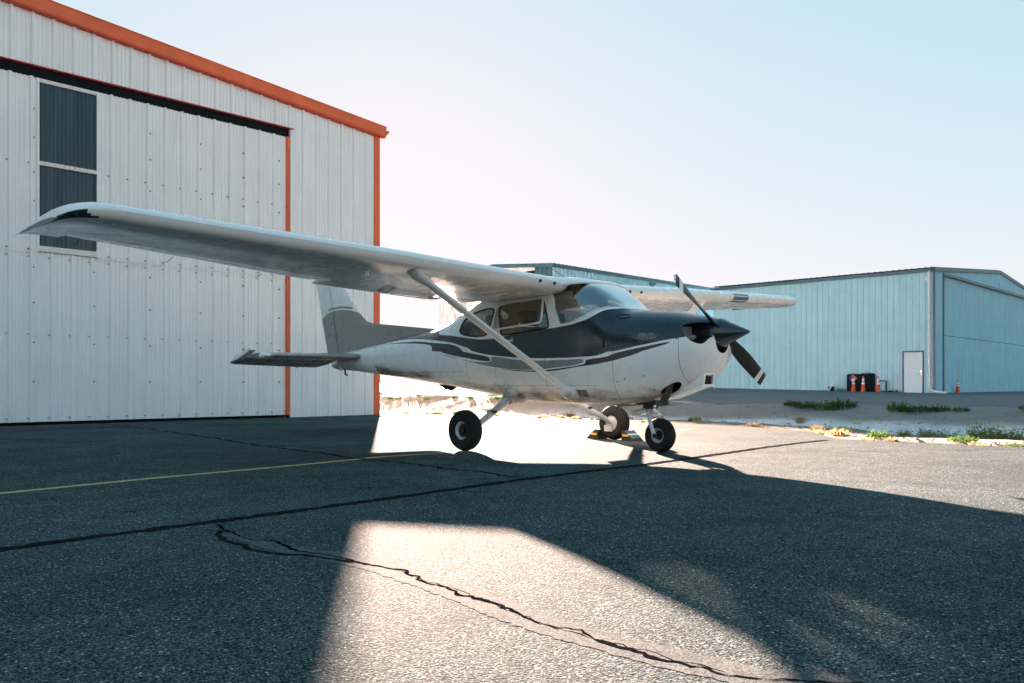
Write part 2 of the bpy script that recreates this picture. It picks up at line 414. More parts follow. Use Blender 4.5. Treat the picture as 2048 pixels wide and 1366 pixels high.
def H(a, b):
    e = edge_b(a)
    if b < e + .3: return -.04
    t = b - e - .3
    fz = far_z(a)
    z = -.03 * smooth(t, 0, .8) - .17 * smooth(t, .8, 3.2)
    rise = smooth(b, 4.9, 8.0); z = z * (1 - rise) + fz * rise
    amp = .05 * smooth(t, .3, 1.5) * (1 - smooth(b, 7.6, 8.4)) + .006
    z += amp * nz(a, b, .9, 3) + amp * .5 * nz(a, b, 3.1, 9)
    z += .07 * smooth(b, 6.6, 7.6) * (1 - smooth(b, 7.7, 8.6)) * max(0, nz(a, b, .5, 21) + .2)
    return z
def axis(dense0, dense1, step, far, grow=1.25):
    L = list(np.arange(dense0, dense1 + 1e-6, step)); d = step
    lo, hi = [], []
    x = dense0
    while x > -far: d *= grow; x -= d; lo.append(x)
    d = step; x = dense1
    while x < far: d *= grow; x += d; hi.append(x)
    return list(reversed(lo)) + [float(q) for q in L] + hi
AA = axis(-24, 17, .25, 5200); BB = axis(-2.6, 9.2, .2, 5200)
gv = []; salt = []; grit = []
for a in AA:
    for b in BB:
        inner = -200 < a < 200 and -100 < b < 200
        z = H(a, b) if inner else (far_z(a) if b > 8 else -.04)
        if b > 8.2: z = far_z(a) - .02
        gv.append(AB(a, b, z))
        wob = .8 * nz(a, b, .35, 5)
        sl = smooth(b + wob, 2.9, 3.8) * (1 - smooth(b + wob, 5.6, 6.6)) * smooth(a, -4, 2)
        salt.append(sl); grit.append(smooth(b, 5.6, 6.6) * (1 - smooth(b, 8.5, 9.5)) * smooth(a, -2, 4))
nb_ = len(BB)
gf = [(i * nb_ + j, (i + 1) * nb_ + j, (i + 1) * nb_ + j + 1, i * nb_ + j + 1) for i in range(len(AA) - 1) for j in range(nb_ - 1)]
gm = bpy.data.meshes.new('ground'); gm.from_pydata(gv, [], gf)
for p in gm.polygons: p.use_smooth = True
for nm, dat in (('salt', salt), ('grit', grit)):
    at = gm.attributes.new(nm, 'FLOAT', 'POINT'); at.data.foreach_set('value', dat)
ground = tag(obj('ground', gm, M['dirt']), kind='structure')
# apron: asphalt sheet with a ragged edge
av, af = [], []
acols = [a for a in AA if -0.02 <= a <= 70]
acols = [0.0] + [a for a in acols if a > .01]
for i, a in enumerate(acols):
    e = edge_b(a) + .06 * nz(a, 0, 2.3) + .03 * nz(a, 3, 9)
    av += [AB(a, -90, 0), AB(a, e - .25, 0), AB(a, e, -.006), AB(a, e + .03, -.06)]
    if i: k = i * 4; af += [(k - 4 + j, k + j, k + j + 1, k - 4 + j + 1) for j in range(3)]
am = bpy.data.meshes.new('apron'); am.from_pydata(av, [], af)
apron = tag(obj('apron', am, M['asphalt']), kind='structure')
# strip of apron beside the hangar's side wall is dirt; far tarmac beyond the ditch
tv, tf = [], []
tcols = [a for a in AA if -900 < a < 120]
for i, a in enumerate(tcols):
    e = 7.75 + .25 * nz(a, 1, .8) + .12 * nz(a, 5, 3)
    for b in (e, e + .4, 10, 14, 20, 30, 60, 160, 700):
        tv.append(AB(a, b, far_z(a) + (-.03 if b == e else .012)))
    if i: k = i * 9; tf += [(k - 9 + j, k + j, k + j + 1, k - 9 + j + 1) for j in range(8)]
tm = bpy.data.meshes.new('road'); tm.from_pydata(tv, [], tf)
tag(obj('road', tm, M['far']), kind='structure')

def strip(name, pts, width, z, mat, jag=0, step=.06, wj=.3, seed=0):
    """ribbon along ground points with an irregular edge"""
    rnd = random.Random(seed); P = [Vector((x, y, 0)) for x, y in pts]; Q = []
    for p, q in zip(P, P[1:]):
        n = max(1, int((q - p).length / step))
        Q += [p.lerp(q, k / n) for k in range(n)]
    Q.append(P[-1]); m = MB(); vs_ = []
    for i, p in enumerate(Q):
        d = (Q[min(i + 1, len(Q) - 1)] - Q[max(i - 1, 0)]).normalized(); nrm = Vector((-d.y, d.x, 0))
        wv = width(i / (len(Q) - 1)) if callable(width) else width
        off = nrm * rnd.uniform(-jag, jag)
        vs_ += [p + off + nrm * wv * .5 * (1 + rnd.uniform(-wj, wj)) + Vector((0, 0, z)), p + off - nrm * wv * .5 * (1 + rnd.uniform(-wj, wj)) + Vector((0, 0, z))]
    m.add(vs_, [(2 * i, 2 * i + 1, 2 * i + 3, 2 * i + 2) for i in range(len(Q) - 1)])
    o = m.build(name, mat); return o
def seg(a, b, n): return [(a[0] + (b[0] - a[0]) * k / n, a[1] + (b[1] - a[1]) * k / n) for k in range(n + 1)]
TAR = [(-4.6, .55), (-2.252, 3.511), (-1.909, 3.916), (-1.542, 4.314), (-.955, 4.983), (.059, 6.239), (.726, 6.97), (1.115, 7.359), (1.83, 8.225), (2.835, 9.47), (3.477, 10.201), (4.0, 10.72)]
tag(strip('sealed_joint', TAR, .085, .003, M['tar'], .004, .05, .35, 1), kind='structure')
tag(strip('yellow_line', [(-7.2, .6), (-3.378, 5.365), (-2.715, 6.338), (-1.858, 7.405), (-1.285, 8.225), (-.495, 8.93), (1.011, 10.953), (2.9, 13.5)], .085, .0015, M['yellow'], .002, .05, .10, 2), kind='structure')
CRA = [(-7.666, 15.535), (-6.049, 13.739), (-4.281, 11.595), (-2.917, 9.781), (-1.978, 8.707), (-1.44, 8.003), (-1.013, 7.643), (-.518, 7.053), (-.258, 6.811), (.061, 6.407)]
tag(strip('crack', CRA, .045, .0022, M['tar'], .03, .09, .5, 3), kind='structure')
CRB = [(-1.49, 4.244), (-1.455, 4.218), (-1.392, 4.07), (-1.331, 4.023), (-1.254, 3.91), (-1.188, 3.824), (-1.066, 3.803), (-1.011, 3.713), (-.914, 3.569), (-.743, 3.479), (-.629, 3.362), (-.572, 3.304), (-.497, 3.252), (-.394, 3.192), (-.387, 3.134), (-.348, 3.093), (-.334, 3.025), (-.261, 2.961), (-.189, 2.875), (-.181, 2.828), (-.119, 2.783), (-.058, 2.718), (-.014, 2.646), (.053, 2.521), (.11, 2.455), (.194, 2.413), (.229, 2.328), (.313, 2.24), (.378, 2.159), (.468, 2.102), (.52, 2.04), (.581, 2.019), (.684, 2.006), (.75, 1.992), (1.1, 1.9), (1.5, 1.7)]
CRB2 = [(-1.40, 4.08), (-1.38, 3.954), (-1.289, 3.803), (-1.201, 3.721), (-1.113, 3.606), (-.978, 3.514), (-.863, 3.479), (-.749, 3.411), (-.622, 3.352)]
HI = [(-.648, 3.462), (-.491, 3.345), (-.335, 3.149), (-.197, 2.986), (-.072, 2.817), (.04, 2.646), (.115, 2.549), (.228, 2.473), (.373, 2.283), (.506, 2.159), (.606, 2.065)]
LO = [(-.615, 3.282), (-.496, 3.163), (-.385, 3.038), (-.245, 2.84), (-.123, 2.686), (-.013, 2.512), (.107, 2.375), (.207, 2.24), (.349, 2.139), (.48, 2.047), (.561, 1.992)]
PM = [((a[0] + b[0]) / 2, (a[1] + b[1]) / 2) for a, b in zip(HI, LO)]
PM = [(-1.35, 3.98), (-1.02, 3.66)] + PM + [(.85, 1.93), (1.5, 1.66)]
tag(strip('crack_filler', PM, lambda t: .05 + .10 * min(1, t * 5), .0012, M['patch'], .003, .018, .10, 4), kind='structure')
tag(strip('crack', CRB, lambda t: .013 + .006 * math.sin(t * 40), .0024, M['crack'], .007, .02, .8, 5), kind='structure')
tag(strip('crack', CRB2, .028, .0022, M['tar'], .008, .03, .6, 6), kind='structure')
tag(strip('crack', [(x * 1.0 + .03, y - .03) for x, y in PM[3:12]], .004, .0018, M['crack'], .014, .03, .8, 8), kind='structure')

for i_, L_ in enumerate(([(-.5, 11.6), (1.2, 12.2), (2.6, 11.9)], [(.5, 14.0), (2.0, 15.8), (3.2, 15.2), (4.8, 16.4)], [(5.2, 10.2), (6.6, 11.6), (8.2, 11.2)], [(-6, 10.5), (-3.2, 12.5), (-1, 12.2)])):
    P_ = [AB(a_, b_) for a_, b_ in L_]; o_ = strip('crack', [(p_.x, p_.y) for p_ in P_], .09, .205 + .003 * 0, M['tar'], .05, .2, .5, 20 + i_); o_.location.z = .004; tag(o_, kind='structure')

# low ridge on the horizon
hv, hf = [], []
for i in range(81):
    an = R(-38 + i * 76 / 80); hh = 4.5 + 3.5 * abs(nz(i * .35, 2)) + 1.2 * nz(i * 1.7, 5)
    for d_, z_ in ((2300, -1), (2380, hh * .7), (2450, hh), (2700, -1)): hv.append((d_ * math.sin(an), d_ * math.cos(an), z_))
    if i: k = i * 4; hf += [(k - 4 + j, k + j, k + j + 1, k - 3 + j) for j in range(3)]
hm = bpy.data.meshes.new('hills'); hm.from_pydata(hv, [], hf)
tag(obj('hills', hm, simple('far_scrub_hills', (.10, .11, .09), .95, vscale=.02)), kind='structure')

# ---------------------------------------------------------------- ribbed steel buildings
RIB = .335
def profile(u0, u1, phase, rib=RIB, mh=.045, nh=.011):
    pts = [(u0, 0)]; k0 = int(math.floor((u0 - phase) / rib)) - 1; k1 = int(math.ceil((u1 - phase) / rib)) + 1
    for k in range(k0, k1 + 1):
        c = phase + k * rib
        L = [(c - .038, 0), (c - .017, mh), (c + .017, mh), (c + .038, 0)]
        for q in (.3, .5, .7):
            L += [(c + rib * q - .016, 0), (c + rib * q - .007, nh), (c + rib * q + .007, nh), (c + rib * q + .016, 0)]
        pts += [p for p in L if u0 + .001 < p[0] < u1 - .001]
    pts.append((u1, 0)); return pts
def panels(name, P, u0, u1, zb, zt, phase, mat, parent, mh=.045, nh=.011, width=3, rib=RIB):
    """sheets three ribs wide side by side; P(u, n, z) gives local coordinates; zb, zt functions of u"""
    cuts = [u0]; k = math.ceil((u0 - phase + rib * .5) / (rib * width) + 1e-6)
    while phase - rib * .5 + k * rib * width < u1 - .02:
        c = phase - rib * .5 + k * rib * width
        if c > u0 + .02: cuts.append(c)
        k += 1
    cuts.append(u1)
    for i, (a, b) in enumerate(zip(cuts, cuts[1:])):
        pr = profile(a, b + (.012 if i < len(cuts) - 2 else 0), phase, rib, mh, nh); m = MB(); vs_ = []
        lift = .002 * (i % 2)
        for u, n in pr: vs_ += [P(u, n + lift, zb(u)), P(u, n + lift, zt(u))]
        m.add(vs_, [(2 * j, 2 * j + 2, 2 * j + 3, 2 * j + 1) for j in range(len(pr) - 1)])
        m.build(name, mat, parent)
def cst(z): return lambda u: z
rzA = math.atan2(-E1.y, -E1.x)
hA = empty('hangar', CORNER, rzA, 'white ribbed steel hangar with orange trim and tall sliding door', 'hangar')
PA = lambda u, n, z: (u, n, z)
WA, RIDGE_A, DEPTH_A = 21.0, 10.5, 26.0
def rake(u): return 6.56 + (u / 12 if u < RIDGE_A else (2 * RIDGE_A - u) / 12)
panels('wall_panel', PA, .15, 2.39, cst(.0), cst(6.241), .055, M['siding'], hA)
panels('wall_panel', PA, .15, WA, cst(6.245), lambda u: rake(u) + .03, .055, M['siding'], hA)
m = MB(); m.box((2.39, -.16, 6.055), (WA, -.05, 6.245)); m.build('door_track', M['track'], hA)
m = MB(); m.box((2.30, -.045, 6.228), (WA, .036, 6.246)); m.build('track_edge', M['red'], hA)
m = MB(); m.box((-.002, -.04, -.02), (.158, .034, 6.60)); m.box((-.002, -.2, -.02), (.03, -.04, 6.60)); m.build('corner_trim', M['orange'], hA)
m = MB()   # rake fascia
def rk(u, dz): return rake(u) + dz
for (ua, ub) in ((-.13, RIDGE_A), (RIDGE_A, WA + .13)):
    vs_ = [(u, n, rk(u, dz)) for u in (ua, ub) for n, dz in ((-.3, .0), (.10, .0), (.12, .035), (.12, .225), (.14, .245), (-.3, .255))]
    m.add(vs_, [(0, 6, 7, 1), (1, 7, 8, 2), (2, 8, 9, 3), (3, 9, 10, 4), (4, 10, 11, 5), (5, 11, 6, 0), (0, 1, 2, 3, 4, 5), (6, 11, 10, 9, 8, 7)])
m.build('rake_fascia', M['orange'], hA)
m = MB()
vs_ = [(u, n, rk(u, dz)) for u in (-.1, RIDGE_A) for n, dz in ((.0, -.03), (.09, -.03), (.09, -.002), (.0, -.002))]
m.add(vs_, [(0, 4, 5, 1), (1, 5, 6, 2), (2, 6, 7, 3), (3, 7, 4, 0), (0, 1, 2, 3), (4, 7, 6, 5)]); m.build('fascia_edge', M['red'], hA)
m = MB(); m.add([(-.13 - .1 * 0, .13, 6.70), (-.21, .13, 6.72), (-.19, .13, 6.66), (-.13, .13, 6.60), (-.13, -DEPTH_A, 6.70), (-.21, -DEPTH_A, 6.72), (-.19, -DEPTH_A, 6.66), (-.13, -DEPTH_A, 6.60)], [(0, 1, 2, 3), (7, 6, 5, 4), (1, 5, 6, 2), (2, 6, 7, 3), (0, 4, 5, 1)]); m.build('gutter', M['orange'], hA)
for s_, (ua, ub) in enumerate(((-.1, RIDGE_A), (RIDGE_A, WA + .1))):
    panels('roof_panel', (lambda u, n, z: (z, -u, rake(z) + .16 + n)), .28, DEPTH_A, cst(ua), cst(ub), .1, M['siding'], hA, width=6)
panels('side_panel', (lambda u, n, z: (-n, -u, z)), .2, DEPTH_A, cst(-.02), cst(6.66), .3, M['siding'], hA)
panels('side_panel', (lambda u, n, z: (WA + n, -u, z)), 0, DEPTH_A, cst(-.02), cst(6.66), .3, M['siding'], hA, width=12)
panels('back_panel', (lambda u, n, z: (u, -DEPTH_A - n, z)), 0, WA, cst(-.02), lambda u: rake(u) + .1, .3, M['siding'], hA, width=12)
m = MB()   # white downpipe foot at the hangar's right corner
m.tube([(-.10, -.35, 6.6), (-.10, -.35, .62), (-.14, -.32, .40), (-.32, -.2, .25)], .055, 12); m.build('downpipe', M['pvc'], hA)
# sliding door
dr = empty('sliding_door', (0, -.075, 0), parent=hA)
W0, W1 = 6.345, 7.315
lo_t = lambda u: 3.02
panels('door_sheet', PA, 2.45, WA - .3, cst(.055), lo_t, .06, M['siding'], dr)
PD = lambda u, n, z: (u, n + .016, z)
panels('door_sheet', PD, 2.45, W0, cst(3.0), cst(6.06), .06, M['siding'], dr)
panels('door_sheet', PD, W1, WA - .3, cst(3.0), cst(6.06), .06, M['siding'], dr)
m = MB(); m.box((2.385, -.05, .05), (2.449, .06, 6.06)); m.build('door_edge', M['orange'], dr)
for zb_, zt_ in ((3.13, 4.54), (4.61, 5.985)):
    panels('window_pane', PA, W0, W1, cst(zb_), cst(zt_), .06, M['skylight'], dr, mh=.02, width=9)
for zb_, zt_ in ((3.03, 3.13), (4.54, 4.61), (5.985, 6.05)):
    m = MB(); m.box((W0 - .01, -.02, zb_), (W1 + .01, .046, zt_)); m.build('window_strip', M['rustwhite'], dr, bevel=.004)
m = MB(); m.box((W1 - .005, -.01, 3.03), (W1 + .03, .05, 6.05)); m.box((W0 - .03, -.01, 3.03), (W0 + .005, .05, 6.05)); m.build('window_jamb', M['siding'], dr)
m = MB(); m.box((2.46, -.2, .0), (WA, -.06, 3.0)); m.build('dark_backing', M['void'], dr)
m = MB()   # door screws, thousands of pixels-small heads, one mass
for k in range(24):
    u = .06 + RIB * k + RIB * 7 + .05
    if u > 10: break
    for z in (.12, 1.58, 2.93):
        m.box((u - .008, .004, z - .008), (u + .008, .03, z + .008))
    if not W0 - .1 < u < W1 + .1:
        for z in (3.06, 4.55): m.box((u - .010, .02, z - .010), (u + .010, .04, z + .010))
for u in (2.62, 3.45, 4.38, 5.38, 6.40, 7.40, 8.4):
    for z in (.76, 1.44, 2.13, 2.75) + ((3.9, 4.4, 5.0, 5.5) if not W0 - .1 < u < W1 + .05 else ()): m.box((u - .012, .02, z - .012), (u + .012, .05, z + .012))
so = m.build('screws', M['screw'], dr); so['kind'] = 'stuff'

rzB = math.atan2(-E2.y, -E2.x)      # local x = -E2, local y = -E1
BS = 1.13                               # building size
KB = Vector((20.976, 42.0, -.70 * .115)) * BS; CS = 1.27; KC = Vector((2.013, 42.0, -.70 * .213)) * CS
# --- hangar on the right: eave wall on y = 0, gable on x = 0
hB = empty('hangar', KB, rzB, 'pale blue steel hangar with teal roof edge and walk-in door', 'hangar'); hB.scale = (BS,) * 3
LB, WB, ZB = 12.4, 23.1, .22
Py = lambda u, n, z: (u, n, z)
Px = lambda u, n, z: (-n, -u, z)
def gab(u): return 6.44 + (min(u, WB - u)) / 12
panels('wall_panel', Py, 1.50, LB, cst(ZB), cst(6.36), .1, M['siding_b'], hB, rib=.31)
panels('wall_panel', Py, .03, .47, cst(ZB), cst(6.36), .1, M['siding_b'], hB, rib=.31)
panels('wall_panel', Py, .47, 1.50, cst(2.42), cst(6.36), .1, M['siding_b'], hB, rib=.31)
panels('wall_panel', Px, .0, 1.30, cst(ZB), lambda u: gab(u) + .02, .1, M['siding_b'], hB, rib=.31)
panels('wall_panel', Px, 1.30, WB, cst(6.40), lambda u: gab(u) + .02, .1, M['siding_b'], hB, rib=.31)
dB = empty('sliding_door', (.12, 0, 0), parent=hB)
panels('door_sheet', Px, 1.95, WB - 2, cst(ZB + .04), cst(3.225), .1, M['siding_b'], dB, rib=.31)
panels('door_sheet', Px, 1.95, WB - 2, cst(3.25), cst(6.30), .1, M['siding_b'], dB, rib=.31)
m = MB(); m.box((.16, -WB + 2, ZB), (.3, -1.3, 6.4)); m.build('dark_backing', M['void'], dB)
m = MB(); m.box((-.06, -WB + 1.5, 6.27), (.10, -1.28, 6.41)); m.build('door_track', M['teal'], hB)
m = MB(); m.box((-.05, -1.42, ZB), (.10, -1.29, 6.41)); m.build('door_jamb', M['navytrim'], hB)
m = MB(); m.box((-.045, -.09, ZB), (.03, .045, 6.40)); m.build('corner_trim', M['navytrim'], hB)
m = MB(); m.prism([(-.05, 6.32), (LB + .1, 6.32), (LB + .1, 6.49), (-.05, 6.49)], -.1, .10); m.build('eave_gutter', M['teal'], hB)
for (ua, ub) in ((-.1, WB / 2), (WB / 2, WB + .1)):
    m = MB(); vs_ = [(x, -u, gab(u) + dz) for u in (ua, ub) for x, dz in ((-.10, -.09), (.1, -.09), (.1, .09), (-.10, .09))]
    m.add(vs_, [(0, 1, 2, 3), (7, 6, 5, 4), (0, 4, 5, 1), (1, 5, 6, 2), (2, 6, 7, 3), (3, 7, 4, 0)]); m.build('rake_fascia', M['teal'], hB)
for (ua, ub) in ((-.14, WB / 2), (WB / 2, WB + .14)):
    panels('roof_panel', (lambda u, n, z: (u, -z, gab(z) + .095 + n)), -.08, LB + .08, cst(ua), cst(ub), .1, M['teal'], hB, mh=.045, width=6, rib=.31)
panels('back_panel', (lambda u, n, z: (LB + n, -u, z)), 0, WB, cst(ZB), lambda u: gab(u), .1, M['siding_b'], hB, width=9)
panels('side_panel', (lambda u, n, z: (u, -WB - n, z)), 0, LB, cst(ZB), cst(6.4), .1, M['siding_b'], hB, width=9)
m = MB()
m.box((.475, -.02, ZB), (.535, .05, 2.41)); m.box((1.435, -.02, ZB), (1.497, .05, 2.41)); m.box((.535, -.02, 2.345), (1.435, .05, 2.41)); m.box((.475, -.02, ZB - .02), (1.497, .06, ZB + .03))
fr = m.build('door_frame', M['navytrim'], hB)
dm = MB(); dm.box((.537, -.03, ZB + .032), (1.433, .015, 2.343)); wd = dm.build('door', M['doorwhite'], hB, bevel=.004)
m = MB(); m.box((.57, .015, 1.20), (.62, .03, 1.42)); m.tube([(.595, .02, 1.27), (.595, .07, 1.27), (.72, .07, 1.27)], .014, 8); m.build('handle', M['chrome'], wd)
m = MB()
for z in (.45, 1.25, 2.1): m.box((1.425, .01, z), (1.45, .035, z + .14))
m.build('hinge', M['navytrim'], wd)
m = MB(); m.tube([(.20, .09, 6.35), (.20, .09, .62), (.16, .13, .48), (-.15, .42, .36), (-.75, .55, .30)], .065, 12); m.build('downpipe', M['pvc'], hB)
for u, h_ in ((2.05, .95), (1.78, .9)):
    m = MB(); m.tube([(u, .05, ZB), (u, .05, ZB + h_)], .028, 8); m.build('conduit', M['pvc'], hB)
m = MB(); m.box((.25, .0, 5.9), (.4, .12, 6.05)); m.box((-.1, -11.6, 6.62), (-.03, -11.5, 6.75)); m.build('wall_lamp', M['pvc'], hB)
# --- hangar behind the aircraft: gable on y = 0, eave wall on x = 0
hC = empty('hangar', KC, rzB, 'white steel hangar with teal corner panel seen above the aircraft cabin', 'hangar'); hC.scale = (CS,) * 3
LC, WC = 23.0, 8.6
def gac(u): return 6.62 + min(u, WC - u) / 12
panels('wall_panel', Py, 1.2, WC, cst(6.50), lambda u: gac(u) + .02, .1, M['siding'], hC, rib=.31)
panels('wall_panel', Py, 2.45, WC, cst(.3), cst(6.30), .1, M['siding'], hC, rib=.31)
m = MB(); m.box((1.2, -.12, 6.30), (WC, -.03, 6.50)); m.build('door_track', M['track'], hC)
panels('corner_panel', Py, .0, 1.2, cst(.3), lambda u: gac(u) + .02, .1, M['teal'], hC, rib=.31)
m = MB(); m.box((1.2, -.16, .3), (2.45, -.12, 6.3)); m.build('door_sheet', M['siding'], hC)
panels('wall_panel', Px, .0, LC, cst(.3), cst(6.60), .1, M['siding_b'], hC, rib=.31)
m = MB(); m.prism([(-LC, 6.56), (.06, 6.56), (.06, 6.72), (-LC, 6.72)], -.1, .1, 'x'); m.build('eave_gutter', M['teal'], hC)
for (ua, ub) in ((-.1, WC / 2), (WC / 2, WC + .1)):
    m = MB(); vs_ = [(u, y, gac(u) + dz) for u in (ua, ub) for y, dz in ((-.1, -.07), (.1, -.07), (.1, .09), (-.1, .09))]
    m.add(vs_, [(0, 1, 2, 3), (7, 6, 5, 4), (0, 4, 5, 1), (1, 5, 6, 2), (2, 6, 7, 3), (3, 7, 4, 0)]); m.build('rake_fascia', M['teal'], hC)
    panels('roof_panel', (lambda u, n, z: (z, -u, gac(z) + .1 + n)), -.08, LC, cst(ua), cst(ub), .1, M['teal'], hC, mh=.045, width=6, rib=.31)
panels('side_panel', (lambda u, n, z: (WC + n, -u, z)), 0, LC, cst(.3), cst(6.6), .1, M['siding_b'], hC, width=9)
panels('back_panel', (lambda u, n, z: (u, -LC - n, z)), 0, WC, cst(.3), lambda u: gac(u), .1, M['siding_b'], hC, width=9)
m = MB(); m.box((-.06, -8.75, 6.0), (.02, -8.35, 6.42)); m.prism([(-.10, 6.42), (-.10, 6.50), (.02, 6.52), (.02, 6.42)], -8.85, -8.25, 'y'); m.build('wall_vent', M['teal'], hC)

# ---------------------------------------------------------------- the light aircraft
# local axes: x aft of the firewall, y towards the right wing, z up from the ground
YAW = .7813
plane = empty('light_aircraft', (1.4621, 8.8725, -.0038), 0, 'white and navy high-wing single-engine propeller aircraft parked on the apron', 'airplane')
plane.rotation_euler = (-.0093, -.0038, math.pi - YAW)
#  s,    zb,   zt,   zc,   W,   nb,  nt, tum
ST = np.array([(-.845, 1.02, 1.29, 1.15, .12, 2.1, 2.1, 0), (-.83, .97, 1.325, 1.14, .19, 2.1, 2.1, 0), (-.80, .90, 1.352, 1.125, .26, 2.2, 2.15, 0), (-.75, .825, 1.375, 1.11, .325, 2.25, 2.25, 0), (-.68, .755, 1.392, 1.09, .37, 2.3, 2.35, 0),
(-.60, .70, 1.408, 1.07, .395, 2.4, 2.4, 0), (-.40, .60, 1.445, 1.05, .435, 2.7, 2.5, 0), (-.10, .535, 1.478, 1.03, .47, 2.9, 2.7, 0), (.10, .510, 1.498, 1.02, .485, 3.1, 2.8, 0),
(.20, .502, 1.545, 1.03, .492, 3.2, 2.9, .01), (.32, .496, 1.640, 1.05, .502, 3.3, 3.1, .02), (.45, .492, 1.735, 1.07, .512, 3.3, 3.3, .03), (.60, .49, 1.812, 1.10, .525, 3.4, 3.6, .05),
(.90, .488, 1.85, 1.12, .54, 3.4, 4.0, .06), (1.40, .50, 1.845, 1.12, .545, 3.4, 4.0, .06), (1.87, .545, 1.815, 1.12, .54, 3.3, 4.0, .06), (2.30, .593, 1.735, 1.12, .515, 3.1, 3.6, .06),
(2.60, .626, 1.63, 1.11, .485, 3.0, 3.2, .05), (2.90, .660, 1.515, 1.10, .445, 2.8, 2.8, .03), (3.34, .705, 1.42, 1.09, .375, 2.6, 2.4, 0), (4.0, .775, 1.36, 1.09, .285, 2.5, 2.3, 0),
(4.54, .825, 1.29, 1.08, .215, 2.4, 2.3, 0), (5.2, .882, 1.21, 1.06, .135, 2.3, 2.2, 0), (5.70, .92, 1.15, 1.045, .075, 2.2, 2.2, 0), (5.95, .965, 1.10, 1.03, .03, 2, 2, 0)])
_S = ST[:, 0]; _h = np.diff(_S); _d = np.diff(ST, axis=0) / _h[:, None]
_m = [_d[0]]
for k in range(1, len(_S) - 1):
    a_, b_ = _d[k - 1], _d[k]; _m.append(np.where(a_ * b_ > 0, 2 * a_ * b_ / np.where(np.abs(a_ + b_) < 1e-12, 1, a_ + b_), 0))
_m.append(_d[-1])
def sec(s):
    s = min(max(s, _S[0]), _S[-1]); i = min(max(int(np.searchsorted(_S, s)) - 1, 0), len(_S) - 2)
    t = (s - _S[i]) / _h[i]
    return (2 * t**3 - 3 * t * t + 1) * ST[i] + (t**3 - 2 * t * t + t) * _m[i] * _h[i] + (-2 * t**3 + 3 * t * t) * ST[i + 1] + (t**3 - t * t) * _m[i + 1] * _h[i]
def surf(s, t):
    _, zb, zt, zc, W, nb, nt, tum = sec(s)
    if t <= .5:
        th = max(t, 0) * math.pi
        return Vector((s, W * math.sin(th) ** (2 / nb), zc - (zc - zb) * max(math.cos(th), 0) ** (2 / nb)))
    th = (min(t, 1) - .5) * math.pi; v = math.sin(th) ** (2 / nt)
    return Vector((s, W * max(math.cos(th), 0) ** (2 / nt) * (1 - tum * v), zc + (zt - zc) * v))
def t_of(s, z):
    _, zb, zt, zc, W, nb, nt, tum = sec(s)
    if z >= zc: return .5 + math.asin(min((z - zc) / (zt - zc), 1.) ** (nt / 2)) / math.pi
    return math.acos(min((zc - z) / (zc - zb), 1.) ** (nb / 2)) / math.pi
def yhalf(s, z): return surf(s, t_of(s, z)).y
def snorm(s, t):
    ds, dt = .004, .004
    s0, s1 = max(s - ds, _S[0]), min(s + ds, _S[-1]); t0, t1 = max(t - dt, 0), min(t + dt, 1)
    n = (surf(s1, t) - surf(s0, t)).cross(surf(s, t1) - surf(s, t0))
    if n.length < 1e-12: return Vector((0, 0, 1 if t > .5 else -1))
    n.normalize()
    if n.y < -1e-4: n = -n
    if t < .001: n = Vector((n.x, 0, -abs(n.z))).normalized()
    if t > .999: n = Vector((n.x, 0, abs(n.z))).normalized()
    return n
def ST_(L):            # (s, z) -> (s, t); an entry ('t', s, t) is taken as it is
    return [(q[1], q[2]) if q[0] == 't' else (q[0], t_of(*q)) for q in L]
def chaikin(L, n=2, closed=True):
    for _ in range(n):
        out = []
        m_ = len(L); rng = range(m_ if closed else m_ - 1)
        if not closed: out.append(L[0])
        for i in rng:
            a, b = L[i], L[(i + 1) % m_]
            out += [(a[0] * .75 + b[0] * .25, a[1] * .75 + b[1] * .25), (a[0] * .25 + b[0] * .75, a[1] * .25 + b[1] * .75)]
        if not closed: out.append(L[-1])
        L = out
    return L
def inside(p, poly):
    x, y = p; r = False; j = len(poly) - 1
    for i in range(len(poly)):
        xi, yi = poly[i]; xj, yj = poly[j]
        if (yi > y) != (yj > y) and x < (xj - xi) * (y - yi) / (yj - yi) + xi: r = not r
        j = i
    return r
DOORWIN = [(1.771, 1.577), (1.735, 1.618), (1.445, 1.645), (1.125, 1.669), (1.085, 1.647), (1.014, 1.493), (.963, 1.349), (.985, 1.320), (1.305, 1.296), (1.66, 1.268), (1.70, 1.285), (1.712, 1.335)]
REARWIN = [(2.478, 1.342), (2.447, 1.412), (2.415, 1.475), (2.31, 1.537), (2.133, 1.579), (1.958, 1.594), (1.873, 1.589), (1.843, 1.561), (1.867, 1.445), (1.908, 1.338), (1.946, 1.276), (2.194, 1.273), (2.392, 1.300)]
P_door = chaikin(ST_(DOORWIN)); P_rear = chaikin(ST_(REARWIN))
P_ws = chaikin(ST_([(1.005, 1.70), (.906, 1.538), (.822, 1.375), (.805, 1.352), (.749, 1.353), (.611, 1.378), (.51, 1.423), (.443, 1.457), (.36, 1.492), (.29, 1.512), (.23, 1.525)]) + [(.175, .90), (.15, 1.0)], 2, False)
P_ws = P_ws + [(.62, 1.0)] + chaikin([(.62, 1.0), (.66, .90), (.72, .82), (.80, t_of(.80, 1.765)), (.92, t_of(.92, 1.74)), (1.005, t_of(1.005, 1.70))], 1, False)[1:-1]
P_bw = [(2.46, 1.0)] + chaikin([(2.46, 1.0), (2.46, .80), (2.50, .745), (2.62, .735), (2.84, .80), (2.88, .88), (2.90, 1.0)], 2, False)[1:-1] + [(2.90, 1.0)]
